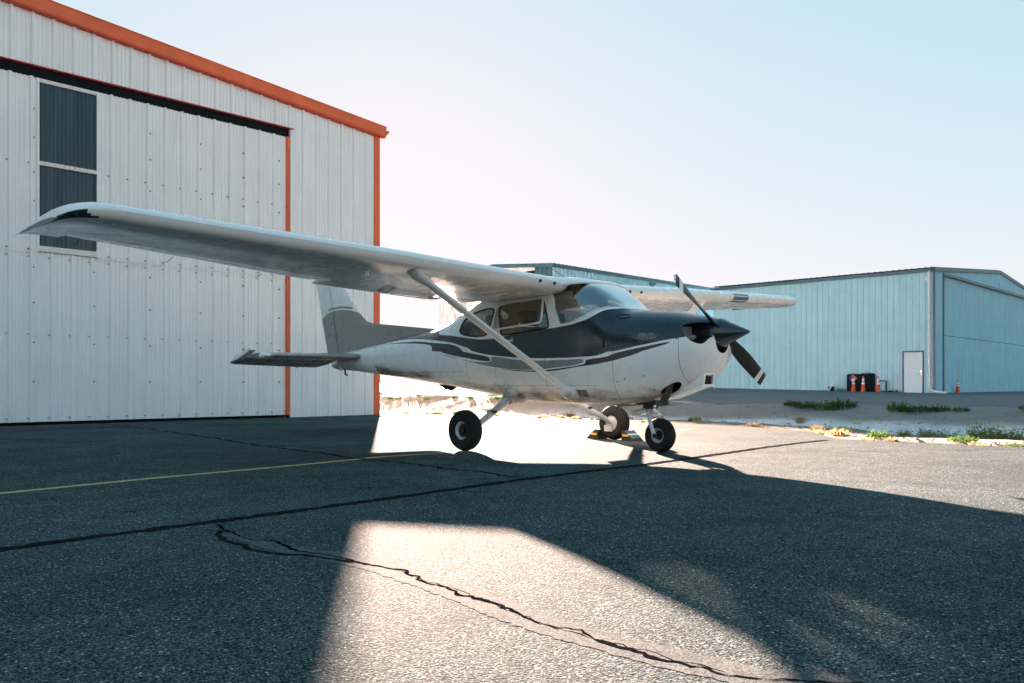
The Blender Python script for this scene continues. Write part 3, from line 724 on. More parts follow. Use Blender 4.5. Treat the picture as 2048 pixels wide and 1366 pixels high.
LOW1 = [(5.05, t_of(5.05, 1.228)), (4.85, t_of(4.85, 1.243)), (4.562, t_of(4.562, 1.262)), (4.104, t_of(4.104, 1.297))] + ST_([(3.646, 1.302), (3.267, 1.286), (2.869, 1.239), (2.497, 1.168), (2.168, 1.097), (1.87, 1.046), (1.534, 1.019), (1.26, 1.002), (.935, .995), (.655, .994), (.512, 1.002), (.237, 1.035), (-.114, 1.09), (-.30, 1.121), (-.46, 1.149), (-.62, 1.172), (-.72, 1.18), (-.845, 1.185)])
BELT = ST_([(.205, 1.500), (.306, 1.476), (.339, 1.461), (.384, 1.429), (.477, 1.384), (.609, 1.347), (.812, 1.324), (1.0, 1.313), (1.334, 1.292), (1.683, 1.251), (1.905, 1.231), (2.145, 1.237), (2.404, 1.267), (2.632, 1.298), (2.90, 1.322), (2.985, 1.34)])
P_n1 = chaikin(LOW1, 2, False) + [(-.845, 1.0)] + chaikin([(.115, 1.0), (.125, .93), (.16, t_of(.16, 1.505))] + BELT + [(3.06, .80), (3.12, 1.0)], 2, False) + [(5.05, 1.0)]
P_n2 = chaikin(ST_([(4.449, 1.250), (3.892, 1.268), (3.457, 1.270), (2.997, 1.219), (2.495, 1.132), (2.168, 1.070), (1.966, 1.041), (1.908, 1.027), (1.872, 1.003), (1.888, .980), (1.948, .979), (2.067, .989), (2.382, 1.030), (2.73, 1.084), (3.092, 1.124), (3.065, 1.150), (3.085, 1.187), (3.161, 1.21), (3.342, 1.229), (3.725, 1.246), (4.028, 1.252)]), 2)
P_g1 = chaikin(ST_([(2.931, 1.089), (2.61, 1.036), (2.276, .987), (2.068, .968), (1.882, .965), (1.852, 1.003), (1.88, 1.029), (1.751, 1.026), (1.535, .997), (1.26, .977), (.935, .970), (.634, .976), (.520, .983), (.487, .969), (.490, .938), (.694, .904), (1.068, .876), (1.333, .872), (1.612, .888), (1.756, .904), (2.061, .944), (2.396, 1.002), (2.577, 1.042)]), 2)
P_n3 = chaikin(ST_([(1.75, .893), (1.471, .873), (1.267, .863), (1.004, .866), (.695, .893), (.482, .923), (.462, .946), (.466, .976), (.147, 1.021), (-.198, 1.079), (-.56, 1.140), (-.438, 1.093), (-.199, 1.030), (.129, .962), (.421, .913), (.808, .867), (.942, .856), (1.201, .850), (1.472, .862)]), 2)
def rrect(y0, y1, z0, z1, r, n=5):
    out = []
    for cy, cz, a0 in ((y1 - r, z1 - r, 0), (y0 + r, z1 - r, 90), (y0 + r, z0 + r, 180), (y1 - r, z0 + r, 270)):
        out += [(cy + r * math.cos(R(a0 + 90 * k / n)), cz + r * math.sin(R(a0 + 90 * k / n))) for k in range(n + 1)]
    return out
def s_of(y, z):                       # where the nose surface passes through (y, z)
    lo, hi = -.845, -.3
    for _ in range(40):
        mid = (lo + hi) / 2; q = sec(mid)
        if q[1] < z < q[2] and yhalf(mid, z) > y: hi = mid
        else: lo = mid
    return hi
INLET = chaikin([(.15, 1.315), (.28, 1.318), (.35, 1.275), (.372, 1.19), (.35, 1.125), (.29, 1.10), (.24, 1.125), (.205, 1.165), (.15, 1.175)], 2)
P_in = [(s_of(y, z), z) for y, z in INLET]; P_in = [(s, t_of(s, z)) for s, z in P_in]
P_ex = []
for k in range(20):
    s_, y_ = -.43 + .115 * math.cos(k * math.pi / 10), .265 + .058 * math.sin(k * math.pi / 10); q = sec(s_)
    P_ex.append((s_, math.asin(min(1, (y_ / q[4]) ** (q[5] / 2))) / math.pi))
TS = 1.7           # scale of t against s for the triangulation
def cdt(loops, lines, grid):
    V, E = [], []
    def addpath(L, closed):
        b = len(V); V.extend(Vector((p[0], p[1] * TS)) for p in L); n = len(L)
        E.extend((b + i, b + (i + 1) % n) for i in range(n if closed else n - 1))
    for L in loops: addpath(L, True)
    for L in lines: addpath(L, False)
    V.extend(Vector((a, b * TS)) for a, b in grid)
    r = delaunay_2d_cdt(V, E, [], 0, 1e-5)
    return [(v.x, v.y / TS) for v in r[0]], [tuple(f) for f in r[2]]
gs = list(np.linspace(-.845, -.60, 14)) + list(np.linspace(-.57, .10, 16)) + list(np.linspace(.13, 1.05, 28)) + list(np.linspace(1.1, 3.1, 36)) + list(np.linspace(3.18, 5.95, 36))
gt = np.linspace(0, 1, 45)
grid = [(float(s) + (1e-4 * ((j * 7) % 3 - 1) if 0 < i < len(gs) - 1 else 0), float(t)) for i, s in enumerate(gs) for j, t in enumerate(gt)]
fv, ff = cdt([P_in, P_ex, P_door, P_rear, P_ws, P_bw, P_n1, P_n2, P_g1, P_n3], [[(.10, 0), (.10, 1)]], grid)
pos = [surf(s, t) for s, t in fv]; nor = [snorm(s, t) for s, t in fv]
def region(c):
    for k, P in (('inlet', P_in), ('exh', P_ex), ('door', P_door), ('rear', P_rear), ('ws', P_ws), ('bw', P_bw), ('navy', P_n2), ('grey', P_g1), ('navy', P_n3), ('navy', P_n1)):
        if inside(c, P): return k
    return 'white'
reg = []
for f in ff:
    c = (sum(fv[i][0] for i in f) / 3, sum(fv[i][1] for i in f) / 3); reg.append((region(c), c[0]))
SLOT = {'white': 0, 'navy': 1, 'grey': 2}
def skin(name, sel, mats, both=True, off=0.0, parent=None, custom=True, side=1):
    """mesh from the chosen triangles of the half shell, mirrored when both"""
    tris = [(f, r[0]) for f, r in zip(ff, reg) if sel(*r)]
    used = sorted({i for f, _ in tris for i in f}); mp = {i: k for k, i in enumerate(used)}
    vs_ = [pos[i] + nor[i] * off for i in used]; ns = [nor[i].copy() for i in used]
    if side < 0 and not both:
        vs_ = [Vector((v.x, -v.y, v.z)) for v in vs_]; ns = [Vector((n.x, -n.y, n.z)) for n in ns]
    fs = [tuple(mp[i] for i in f) for f, _ in tris]; ms = [SLOT.get(k, 0) for _, k in tris]
    if both:
        n0 = len(vs_); mir = {}
        for k in range(n0):
            if abs(vs_[k].y) < 1e-5: mir[k] = k; vs_[k].y = 0
            else: mir[k] = len(vs_); vs_.append(Vector((vs_[k].x, -vs_[k].y, vs_[k].z))); ns.append(Vector((ns[k].x, -ns[k].y, ns[k].z)))
        fs += [tuple(mir[i] for i in reversed(f)) for f in fs]; ms += ms
    me = bpy.data.meshes.new(name); me.from_pydata(vs_, [], fs)
    for p, mi in zip(me.polygons, ms): p.material_index = mi; p.use_smooth = True
    # orient faces along the analytic normals
    flip = [p.index for p in me.polygons if p.normal.dot(ns[p.vertices[0]] + ns[p.vertices[1]] + ns[p.vertices[2]]) < 0]
    if flip:
        bm = bmesh.new(); bm.from_mesh(me); bm.faces.ensure_lookup_table()
        bmesh.ops.reverse_faces(bm, faces=[bm.faces[i] for i in flip]); bm.to_mesh(me); bm.free()
    if custom: me.normals_split_custom_set_from_vertices([n if off >= 0 else n for n in ns])
    return obj(name, me, mats, parent if parent is not None else plane)
HOLES = ('door', 'rear', 'ws', 'bw', 'inlet', 'exh')
PAINT = [M['white'], M['navy'], M['grey']]
fus = skin('fuselage', lambda k, s: s > .10 and k not in HOLES, PAINT)
cow = skin('cowling', lambda k, s: s <= .10 and k not in HOLES, PAINT)
skin('cabin_lining', lambda k, s: .30 < s < 2.95 and k not in HOLES, M['interior'], off=-.022)
skin('windshield', lambda k, s: k == 'ws', M['wsglass'])
skin('rear_window', lambda k, s: k == 'bw', M['sunblock'])
skin('side_window', lambda k, s: k == 'rear', M['glass'], both=False)
skin('side_window', lambda k, s: k == 'rear', M['glass'], both=False, side=-1)
skin('door_window', lambda k, s: k == 'door', M['glass'], both=False, side=-1)
# pockets behind the air inlets and the exhaust opening
for sg in (1, -1):
    m = MB(); n = len(P_in); rings = []
    for d, k in ((0, 1.0), (.03, .93), (.12, .96), (.26, .98)):
        rings.append([Vector((p.x + d, (.25 + (p.y - .25) * k) * sg, 1.22 + (p.z - 1.22) * k)) for p in (surf(s_, t_) for s_, t_ in P_in)])
    for i, (ra, rb) in enumerate(zip(rings, rings[1:])):
        m.add(ra + rb, [(j, (j + 1) % n, n + (j + 1) % n, n + j) for j in range(n)], 0 if i else 1, True)
    m.add(rings[-1], [tuple(range(n))]); m.build('air_inlet', [M['black'], M['navy']], plane)
    m = MB()
    for j in range(5): m.box((-.60, sg * .16 + sg * .03 * j - .004, 1.13), (-.50, sg * .16 + sg * .03 * j + .004, 1.28))
    m.lathe([(.03, -.66), (.03, -.5)], 'x', 10, 0, (0, sg * .20, 1.17)); m.build('engine_fins', M['alu'], plane)
m = MB(); n = len(P_ex); r0 = [surf(*q) for q in P_ex]; r1 = [p + Vector((0, -.02, .10)) for p in r0]
m.add(r0 + r1, [(j, (j + 1) % n, n + (j + 1) % n, n + j) for j in range(n)], 0, True); m.add(r1, [tuple(range(n))]); m.build('exhaust_opening', M['black'], plane)

def surf_path(L, off=.0): return [surf(s, t) + snorm(s, t) * off for s, t in L]
def loop_tube(m, pts, r, n=6): return m.tube(pts + [pts[0], pts[1]], r, n, caps=False)
for P in (P_door, P_rear):
    for sg in (1, -1):
        m = MB(); pts = [Vector((p.x, p.y * sg, p.z)) for p in surf_path(P, -.002)]; loop_tube(m, pts, .010); m.build('window_seal', M['black'], plane)
# windshield edge strip
for sg in (1, -1):
    m = MB(); pts = [Vector((p.x, p.y * sg, p.z)) for p in surf_path(P_ws[:40], .001)]; m.tube(pts, .009, 6); m.build('windshield_seal', M['outline'], plane)
# right door window swung open on its top hinge
hinge = Vector((1.43, .482, 1.66)); ang = R(24)
pw = []
for s, t in P_door:
    p = surf(s, t) + Vector((0, .004, 0)) - hinge
    pw.append(hinge + Vector((p.x, p.y * math.cos(ang) - p.z * math.sin(ang), p.y * math.sin(ang) + p.z * math.cos(ang))))
ow = empty('open_window', (0, 0, 0), parent=plane)
m = MB(); loop_tube(m, pw, .011, 8); m.build('frame', M['outline'], ow)
m = MB(); m.add(pw, [tuple(range(len(pw)))]); m.build('pane', M['glass'], ow)
m = MB(); m.tube([surf(1.03, t_of(1.03, 1.50)), pw[min(range(len(pw)), key=lambda i: (pw[i] - Vector((1.05, .58, 1.50))).length)]], .005, 6); m.build('stay', M['chrome'], ow)
# cabin furniture
def seat(s0, y0, w=.42):
    o = empty('seat', (0, 0, 0), parent=plane)
    m = MB(); m.box((s0 - .24, y0 - w / 2, .80), (s0 + .24, y0 + w / 2, .95)); m.build('cushion', M['seat'], o, bevel=.03)
    mt = Matrix.Translation((s0 + .27, y0, .88)) @ Matrix.Rotation(R(14), 4, 'Y')
    m = MB(); m.box((-.05, -w / 2, 0), (.06, w / 2, .50), mat=mt); m.build('backrest', M['seat'], o, bevel=.03)
    m = MB(); m.box((-.035, -.13, .52), (.045, .13, .70), mat=mt); m.build('headrest', M['seat'], o, bevel=.03)
    m = MB(); m.box((s0 - .2, y0 - .15, .58), (s0 + .2, y0 + .15, .80)); m.build('seat_base', M['wheelwell'], o)
seat(1.12, .245); seat(1.12, -.245); seat(1.92, 0, .86)
m = MB(); m.box((.2, -.40, .60), (1.75, .40, .63)); m.build('cabin_floor', M['interior'], plane)
m = MB(); m.prism([(.50, .95), (.56, 1.40), (.60, 1.41), (.30, 1.42), (.20, 1.40), (.2, .95)], -.36, .36); m.build('instrument_panel', M['panel'], plane, bevel=.01)
m = MB()
for y0, z0, r in ((-.30, 1.28, .04), (-.20, 1.28, .04), (-.10, 1.28, .04), (-.30, 1.17, .04), (-.20, 1.17, .04), (-.10, 1.17, .04), (.28, 1.25, .035), (.36, 1.25, .035)): m.lathe([(r, 0), (r, .012)], 'x', 12, 0, (.555, y0, z0))
m.build('gauges', M['chrome'], plane)
for y0 in (-.245, .245):
    m = MB(); m.tube([(.55, y0, 1.12), (.70, y0, 1.14)], .012, 8)
    m.tube([(.70, y0 - .13, 1.25), (.70, y0 - .14, 1.16), (.70, y0 - .05, 1.13), (.70, y0 + .05, 1.13), (.70, y0 + .14, 1.16), (.70, y0 + .13, 1.25)], .014, 8); m.build('control_yoke', M['black'], plane)
m = MB(); m.box((.26, -.05, 1.475), (.34, .05, 1.54)); m.tube([(.30, 0, 1.52), (.40, 0, 1.62)], .008, 6); m.build('compass', M['navytrim'], plane, bevel=.008)
for sg in (1, -1):
    m = MB(); m.tube([(.98, sg * .475, 1.72), (.84, sg * .50, 1.42), (.78, sg * .505, 1.34)], .016, 8); m.build('door_post_tube', M['outline'], plane)
m = MB(); m.box((2.62, -.40, .75), (2.66, .40, 1.20)); m.build('baggage_wall', M['interior'], plane)

# wings
def airfoil(x):
    yt = .6 * (.2969 * math.sqrt(x) - .126 * x - .3516 * x * x + .2843 * x**3 - .1036 * x**4)
    yc = (.02 / .16) * (.8 * x - x * x) if x < .4 else (.02 / .36) * (.2 + .8 * x - x * x)
    lo = yc - yt
    if x < .5:                           # blunt drooped leading-edge cuff
        k = min(1, max(0, (x - .15) / .35)); k = k * k * (3 - 2 * k); lo = (1 - k) * (-.052 * (1 - math.exp(-x / .018)) ) + k * lo
    return yc + yt, lo
def wing_par(y):
    a = min(y, 2.55); k = max(0, (y - 2.55) / 2.65)
    return .76 + .145 * k, 1.60 - .345 * k, 1.80 + .0377 * (y - .56), R(4.7 - .9 * min(1, (y - .5) / 2.5) - 2.2 * max(0, (y - 3.0) / 2.2))
def wpt(y, x, zz, sg):
    sL, c, zL, i = wing_par(y)
    return Vector((sL + c * (x * math.cos(i) + zz * math.sin(i)), y * sg, zL + c * (zz * math.cos(i) - x * math.sin(i))))
XU = [0, .004, .012, .025, .045, .07, .10, .15, .22, .30, .40, .50, .60, .68, .735]
def loft(rows, close=True, cap=True):
    m = MB(); n = len(rows[0]); vs_ = [p for r in rows for p in r]; fs = []
    for i in range(len(rows) - 1):
        for k in range(n if close else n - 1): fs.append((i * n + k, i * n + (k + 1) % n, (i + 1) * n + (k + 1) % n, (i + 1) * n + k))
    m.add(vs_, fs, 0, True)
    if cap: m.add(rows[0], [tuple(reversed(range(n)))]); m.add(rows[-1], [tuple(range(n))])
    return m
def wing(sg):
    w = empty('wing', (0, 0, 0), parent=plane)
    ring = [(x, airfoil(x)[0]) for x in reversed(XU)] + [(x, airfoil(x)[1]) for x in XU[1:]]
    ys = [.47, .56, .9, 1.4, 2.0, 2.55, 3.1, 3.7, 4.3, 4.8, 5.06]
    loft([[wpt(y, x, z, sg) for x, z in ring] for y in ys]).build('wing_panel', M['wingwhite'], w, sharp=40)
    # trailing surfaces with pressed beads on both skins
    def ctrl(name, y0, y1, defl, beads):
        hs = []; n = int((y1 - y0) / .0125)
        cr = [(.74, 0), (.76, 0), (.80, 1), (.86, 1), (.92, 1), (.965, .6), (1.0, 0)]
        rows = []
        for j in range(n + 1):
            y = y0 + (y1 - y0) * j / n; ph = ((y - y0) / .115) % 1.0
            bd = .0045 * max(0, math.cos((ph - .5) * 2 * math.pi)) ** 6 if beads and .05 < y - y0 and y < y1 - .05 else 0
            sL, c, zL, inc = wing_par(y)
            top = [(x, airfoil(min(x, .9995))[0] + bd * k / c) for x, k in cr]; bot = [(x, airfoil(min(x, .9995))[1] - bd * k / c) for x, k in cr]
            ca, sa = math.cos(defl), math.sin(defl); hx, hz = .745, airfoil(.745)[0] * .6
            row = [(hx + (x - hx) * ca + (z - hz) * sa, hz - (x - hx) * sa + (z - hz) * ca) for x, z in top + list(reversed(bot))]
            rows.append([wpt(y, x, z, sg) for x, z in row])
        return loft(rows).build(name, M['wingwhite'], w, sharp=30)
    ctrl('flap', .60, 2.62, R(1.0), True)
    ctrl('aileron', 2.66, 5.02, R(-4 if sg > 0 else 7), True)
    # drooped tip
    full = sorted(set(XU + [.055, .085, .12, .18, .26, .35, .45, .55, .80, .88, .94, .98, 1.0]))
    rows = []
    for k in range(19):
        u = k / 18; y = 5.06 + .315 * math.sin(u * math.pi / 2); shr = math.cos(u * math.pi / 2) ** .55 if u < 1 else .05
        back = .26 * u * u; sL, c, zL, inc = wing_par(5.06)
        row = []
        for x, z in [(x, airfoil(x)[0]) for x in reversed(full)] + [(x, airfoil(x)[1]) for x in full[1:]]:
            xx = back + x * (1 - back) + (.015 * u if x > .9 else 0)
            zz = z * (shr if z > 0 else shr) - .050 * u * u * (1 - .3 * x)
            p = wpt(y, xx, zz, sg); p.z -= .0377 * (y - 5.06) * .5; row.append(p)
        rows.append(row)
    tip = loft(rows); tm_ = tip.build('wing_tip', [M['wingwhite'], M['navy']], w, sharp=50)
    for p in tm_.data.polygons:
        c_ = p.center; sL, c, zL, inc = wing_par(5.06); xr = (c_.x - sL) / c; low = p.normal.z < .12
        if low and (abs(c_.y) > 5.27 - .10 * min(1, xr) or (abs(c_.y) > 5.09 and xr < .17)) and xr > .05 and p.normal.z > -.93: p.material_index = 1
    m = MB(); q = wpt(5.30, .30, -.03, sg); m.lathe([(.0, -.05), (.016, -.03), (.022, 0), (.018, .04), (.0, .06)], 'x', 10, 0, (q.x, q.y + sg * .03, q.z)); m.build('navigation_light', M['glasslens'], w)
    # vents, tie-down ring, static wicks, landing light
    m = MB()
    for y in (.66, .88):
        q = wpt(y, .005, -.012, sg); m.lathe([(.016, -.012), (.016, .03)], 'x', 10, 0, (q.x, q.y, q.z))
    m.build('air_vent', M['black'], w)
    m = MB(); q = wpt(2.75, .26, airfoil(.26)[1], sg); m.tube([q, q + Vector((0, 0, -.05)), q + Vector((.03, 0, -.06)), q + Vector((.03, 0, -.01))], .006, 6); m.build('tie_down_ring', M['chrome'], w)
    for y in (3.2, 4.1, 4.9):
        q = wpt(y, .995, airfoil(.9995)[0], sg); m = MB(); m.tube([q, q + Vector((.13, 0, -.03))], .003, 5); m.build('static_wick', M['wick'], w)
    for y in (1.2, 1.9):
        m = MB(); a_ = wpt(y, .70, airfoil(.70)[1], sg); b_ = wpt(y, .90, airfoil(.9)[1] - .004, sg); m.tube([a_, (a_ + b_) / 2 + Vector((0, 0, -.03)), b_], .012, 6); m.build('flap_track', M['alu'], w)
    for (y0, y1, x0, x1) in ((.95, 1.28, .22, .42), (1.35, 1.7, .22, .42), (3.0, 3.2, .4, .55)):      # inspection and tank covers
        rows = []
        for j in range(5):
            y = y0 + (y1 - y0) * j / 4; rows.append([wpt(y, x0 + (x1 - x0) * k / 5, airfoil(x0 + (x1 - x0) * k / 5)[1] - .0025, sg) for k in range(6)])
        loft(rows, False, False).build('inspection_cover', M['wingwhite'], w)
    if sg < 0:
        rows = [[wpt(y, x, airfoil(x)[0 if k < 3 else 1] * 1.0 + (.002 if k < 3 else -.002), sg) for k, x in enumerate((.02, .008, .001, .001, .012, .035, .055))] for y in (3.05, 3.2, 3.42, 3.5)]
        loft(rows, False, False).build('landing_light', M['glasslens'], w)
    # lift strut
    a_ = Vector((.72, sg * .455, .61)); b_ = wpt(2.42, .16, airfoil(.16)[1] - .002, sg); b_.x = .93
    st_ = empty('lift_strut', (0, 0, 0), parent=plane)
    m = MB(); m.tube([a_.lerp(b_, t) for t in (.03, .3, .6, .97)], .062, 16, 0, True, .45, (1, 0, .1)); m.build('strut_tube', M['wingwhite'], st_)
    m = MB(); m.tube([b_ - (b_ - a_).normalized() * .16, b_ - (b_ - a_).normalized() * .05, b_ + Vector((0, 0, .03))], [.062, .08, .10], 14, 0, True, .55, (1, 0, 0)); m.build('upper_fairing', M['wingwhite'], st_)
    m = MB(); m.tube([a_ + (b_ - a_) * .07, a_ + (b_ - a_) * .035, a_ + (b_ - a_) * .005, a_ + Vector((0, -sg * .06, -.01))], [.066, .088, .095, .095], 16, 0, True, .75, (1, 0, 0)); m.build('lower_fairing', M['white'], st_)
    return w
wing(1); wing(-1)
rows = []
RO = [(.60, 1.822), (.65, 1.845), (.73, 1.866), (.85, 1.886), (1.1, 1.897), (1.4, 1.886), (1.8, 1.850), (2.1, 1.805), (2.40, 1.735), (2.47, 1.71)]
for y in np.linspace(-.56, .56, 17):
    k_ = (abs(y) / .56) ** 3; dr_ = .022 * k_
    RY = [(s + .15 * k_ * max(0, 1 - (s - .6) / .35), z - dr_ - (.018, .010, .004, 0, 0, 0, 0, 0, 0, 0)[i] * k_) for i, (s, z) in enumerate(RO)]
    rows.append([Vector((s, float(y), z)) for s, z in RY] + [Vector((s + .004, float(y), z - .018)) for s, z in reversed(RY)])
loft(rows).build('cabin_roof', M['wingwhite'], plane)
for sg in (1, -1):                     # wing root leading edge fairing
    rows = []
    for y, k in ((.44, .80), (.475, .97), (.50, 1.03), (.535, 1.03), (.555, 1.0)):
        sL, c, zL, inc = wing_par(.56)
        rows.append([Vector((sL + c * x * .98 - .012 * (k > 1), y * sg, zL + c * (z * k - x * math.sin(inc)))) for x, z in [(x, airfoil(x)[0]) for x in reversed(XU[:9])] + [(x, airfoil(x)[1]) for x in XU[1:9]]])
    loft(rows).build('root_fairing', M['wingwhite'], plane)
m = MB(); m.tube([(1.05, .12, 1.89), (1.28, .12, 2.03)], .004, 5); m.build('whip_antenna', M['wick'], plane)
m = MB(); m.tube([(3.05, 0, 1.47), (3.16, 0, 1.72)], .003, 5); m.build('whip_antenna', M['wick'], plane)
m = MB(); m.tube([(1.55, -.2, 1.87), (1.75, -.2, 2.02)], .004, 5); m.build('whip_antenna', M['wick'], plane)

# tail
FIN_LE = [(3.36, 1.425), (4.0, 1.492), (4.92, 1.585), (5.05, 1.622), (5.12, 1.665), (5.24, 1.755), (5.543, 2.067), (5.86, 2.40), (5.93, 2.45)]
HINGE0, HINGE1 = (5.74, 1.14), (6.05, 2.45)
def hinge_s(z): return HINGE0[0] + (HINGE1[0] - HINGE0[0]) * (z - HINGE0[1]) / (HINGE1[1] - HINGE0[1])
def le_s(z):
    for (s0, z0), (s1, z1) in zip(FIN_LE, FIN_LE[1:]):
        if z <= z1: return s0 + (s1 - s0) * (z - z0) / (z1 - z0)
    return FIN_LE[-1][0]
QL = [(4.9, 1.70), (5.24, 1.757), (5.45, 1.802), (5.7, 1.825), (5.95, 1.812), (6.10, 1.775), (6.23, 1.722), (6.4, 1.66)]
def ql(s):
    for (s0, z0), (s1, z1) in zip(QL, QL[1:]):
        if s <= s1: return z0 + (z1 - z0) * (s - s0) / (s1 - s0)
    return 1.66
def vsurf(name, outline, thick, parent):
    """vertical surface: outline in (s, z), lens-shaped thickness thick(s, z), flare-washed tail colour below the curve"""
    lines = [[(s, ql(s) + o) for s in np.linspace(4.95, 6.38, 30)] for o in (0, .022, .055)]
    gpts = [(float(s), float(z)) for s in np.arange(3.4, 6.5, .06) for z in np.arange(1.0, 2.5, .04) if inside((s, z), outline)]
    global TS
    ts, TS = TS, 1.0; v2, f2 = cdt([outline], lines, gpts); TS = ts
    vs_, fs, ms = [], [], []
    for sg in (1, -1):
        b = len(vs_); vs_ += [(s, sg * thick(s, z), z) for s, z in v2]
        for f in f2:
            c = (sum(v2[i][0] for i in f) / 3, sum(v2[i][1] for i in f) / 3)
            if not inside(c, outline): continue
            d = c[1] - ql(c[0]); k = 0 if d < 0 else (0 if .022 < d < .055 and 5.38 < c[0] < 6.02 else 1)
            fs.append(tuple(b + i for i in (f if sg < 0 else reversed(f)))); ms.append(k)
    m = MB(); m.v = vs_; m.f = fs; m.m = ms; m.sm = [True] * len(fs)
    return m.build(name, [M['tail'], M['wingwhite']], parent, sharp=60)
fin_out = [(3.36, 1.425), (4.0, 1.34), (4.54, 1.27), (5.2, 1.19), (5.74, 1.13)] + [(hinge_s(z) - .004, z) for z in np.linspace(1.16, 2.45, 14)] + [(5.93, 2.45)] + list(reversed(FIN_LE[1:-1]))
def fin_th(s, z):
    l, h = le_s(z) if z > 1.43 else 3.36, hinge_s(z); c = min(h - l, 1.1); u = min(max((s - max(l, h - 1.1)) / max(c, .05), 0), 1)
    return .001 + .042 * math.sqrt(u) * (1 - .35 * u)
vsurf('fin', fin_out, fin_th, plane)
rud_out = [(hinge_s(z) + .004, z) for z in np.linspace(1.0, 2.45, 15)] + [(6.40, 2.45), (6.43, 2.42), (6.285, 1.85), (6.244, 1.715), (6.09, 1.17), (6.0, 1.02), (5.96, .985)]
rud_out = [(5.68, .935)] + [q for q in rud_out]
def rud_th(s, z): 
    u = min(max((s - hinge_s(z)) / .35, 0), 1); return .001 + .030 * (1 - u)
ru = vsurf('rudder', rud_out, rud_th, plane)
# white lower rudder fairing
m = MB(); m.lathe([(.001, 5.99), (.03, 5.95), (.07, 5.80), (.085, 5.66)], 'x', 14, 0, (0, 0, .985)); m.build('tail_cone', M['white'], plane)
m = MB(); m.tube([(5.62, 0, .94), (5.62, 0, .85), (5.56, 0, .83)], .014, 8); m.build('tie_down_ring', M['exhaust'], plane)
def tailplane(sg):
    root = empty('tailplane', (0, 0, 0), parent=plane)
    sym = lambda x: .5 * (.2969 * math.sqrt(x) - .126 * x - .3516 * x * x + .2843 * x**3 - .1036 * x**4)
    xs = [0, .01, .03, .07, .13, .22, .35, .5, .62]
    def par(y): return 4.98 + .085 * y, 1.02 - .10 * y
    ring = [(x, sym(x)) for x in reversed(xs)] + [(x, -sym(x)) for x in xs[1:]]
    rows = [[Vector((par(y)[0] + par(y)[1] * x, sg * y, 1.10 + par(y)[1] * z)) for x, z in ring] for y in (.05, .4, .8, 1.2, 1.52)]
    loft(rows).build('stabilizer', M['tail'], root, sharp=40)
    rows = [[Vector((par(y)[0] + par(y)[1] * x * .98 + d, sg * y, 1.10 + par(y)[1] * z * k)) for x, z in ring[3:-3]] for y, k, d in ((1.521, 1, 0), (1.56, .9, .01), (1.585, .5, .03))]
    loft(rows).build('stabilizer_tip', M['wingwhite'], root)
    de = R(17)
    def ev(y, x, z):      # x from hinge, drooped
        h = par(y)[0] + par(y)[1] * .63
        return Vector((h + x * math.cos(de) + z * math.sin(de), sg * y, 1.10 - x * math.sin(de) + z * math.cos(de)))
    rows = []
    for y, ln in ((.10, .36), (.22, .50), (.6, .47), (1.1, .42), (1.60, .37)):
        prof = [(0, .026), (.3, .02), (1, .003), (1, -.003), (.3, -.02), (0, -.026)]
        rows.append([ev(y, x * ln, z) for x, z in prof])
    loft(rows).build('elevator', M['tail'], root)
    rows = [[ev(y, x, z) for x, z in ((-.30, .012), (-.25, .022), (.1, .024), (ln, .003), (ln, -.003), (.1, -.024), (-.25, -.022), (-.30, -.012))] for y, ln in ((1.605, .36), (1.675, .33), (1.70, .28))]
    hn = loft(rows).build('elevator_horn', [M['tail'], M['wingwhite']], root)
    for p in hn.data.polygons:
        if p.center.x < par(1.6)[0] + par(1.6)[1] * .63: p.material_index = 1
    m = MB(); m.box((5.98, sg * .58, .945), (6.04, sg * .60, .96)); m.build('trim_fitting', M['alu'], root)
tailplane(1); tailplane(-1)

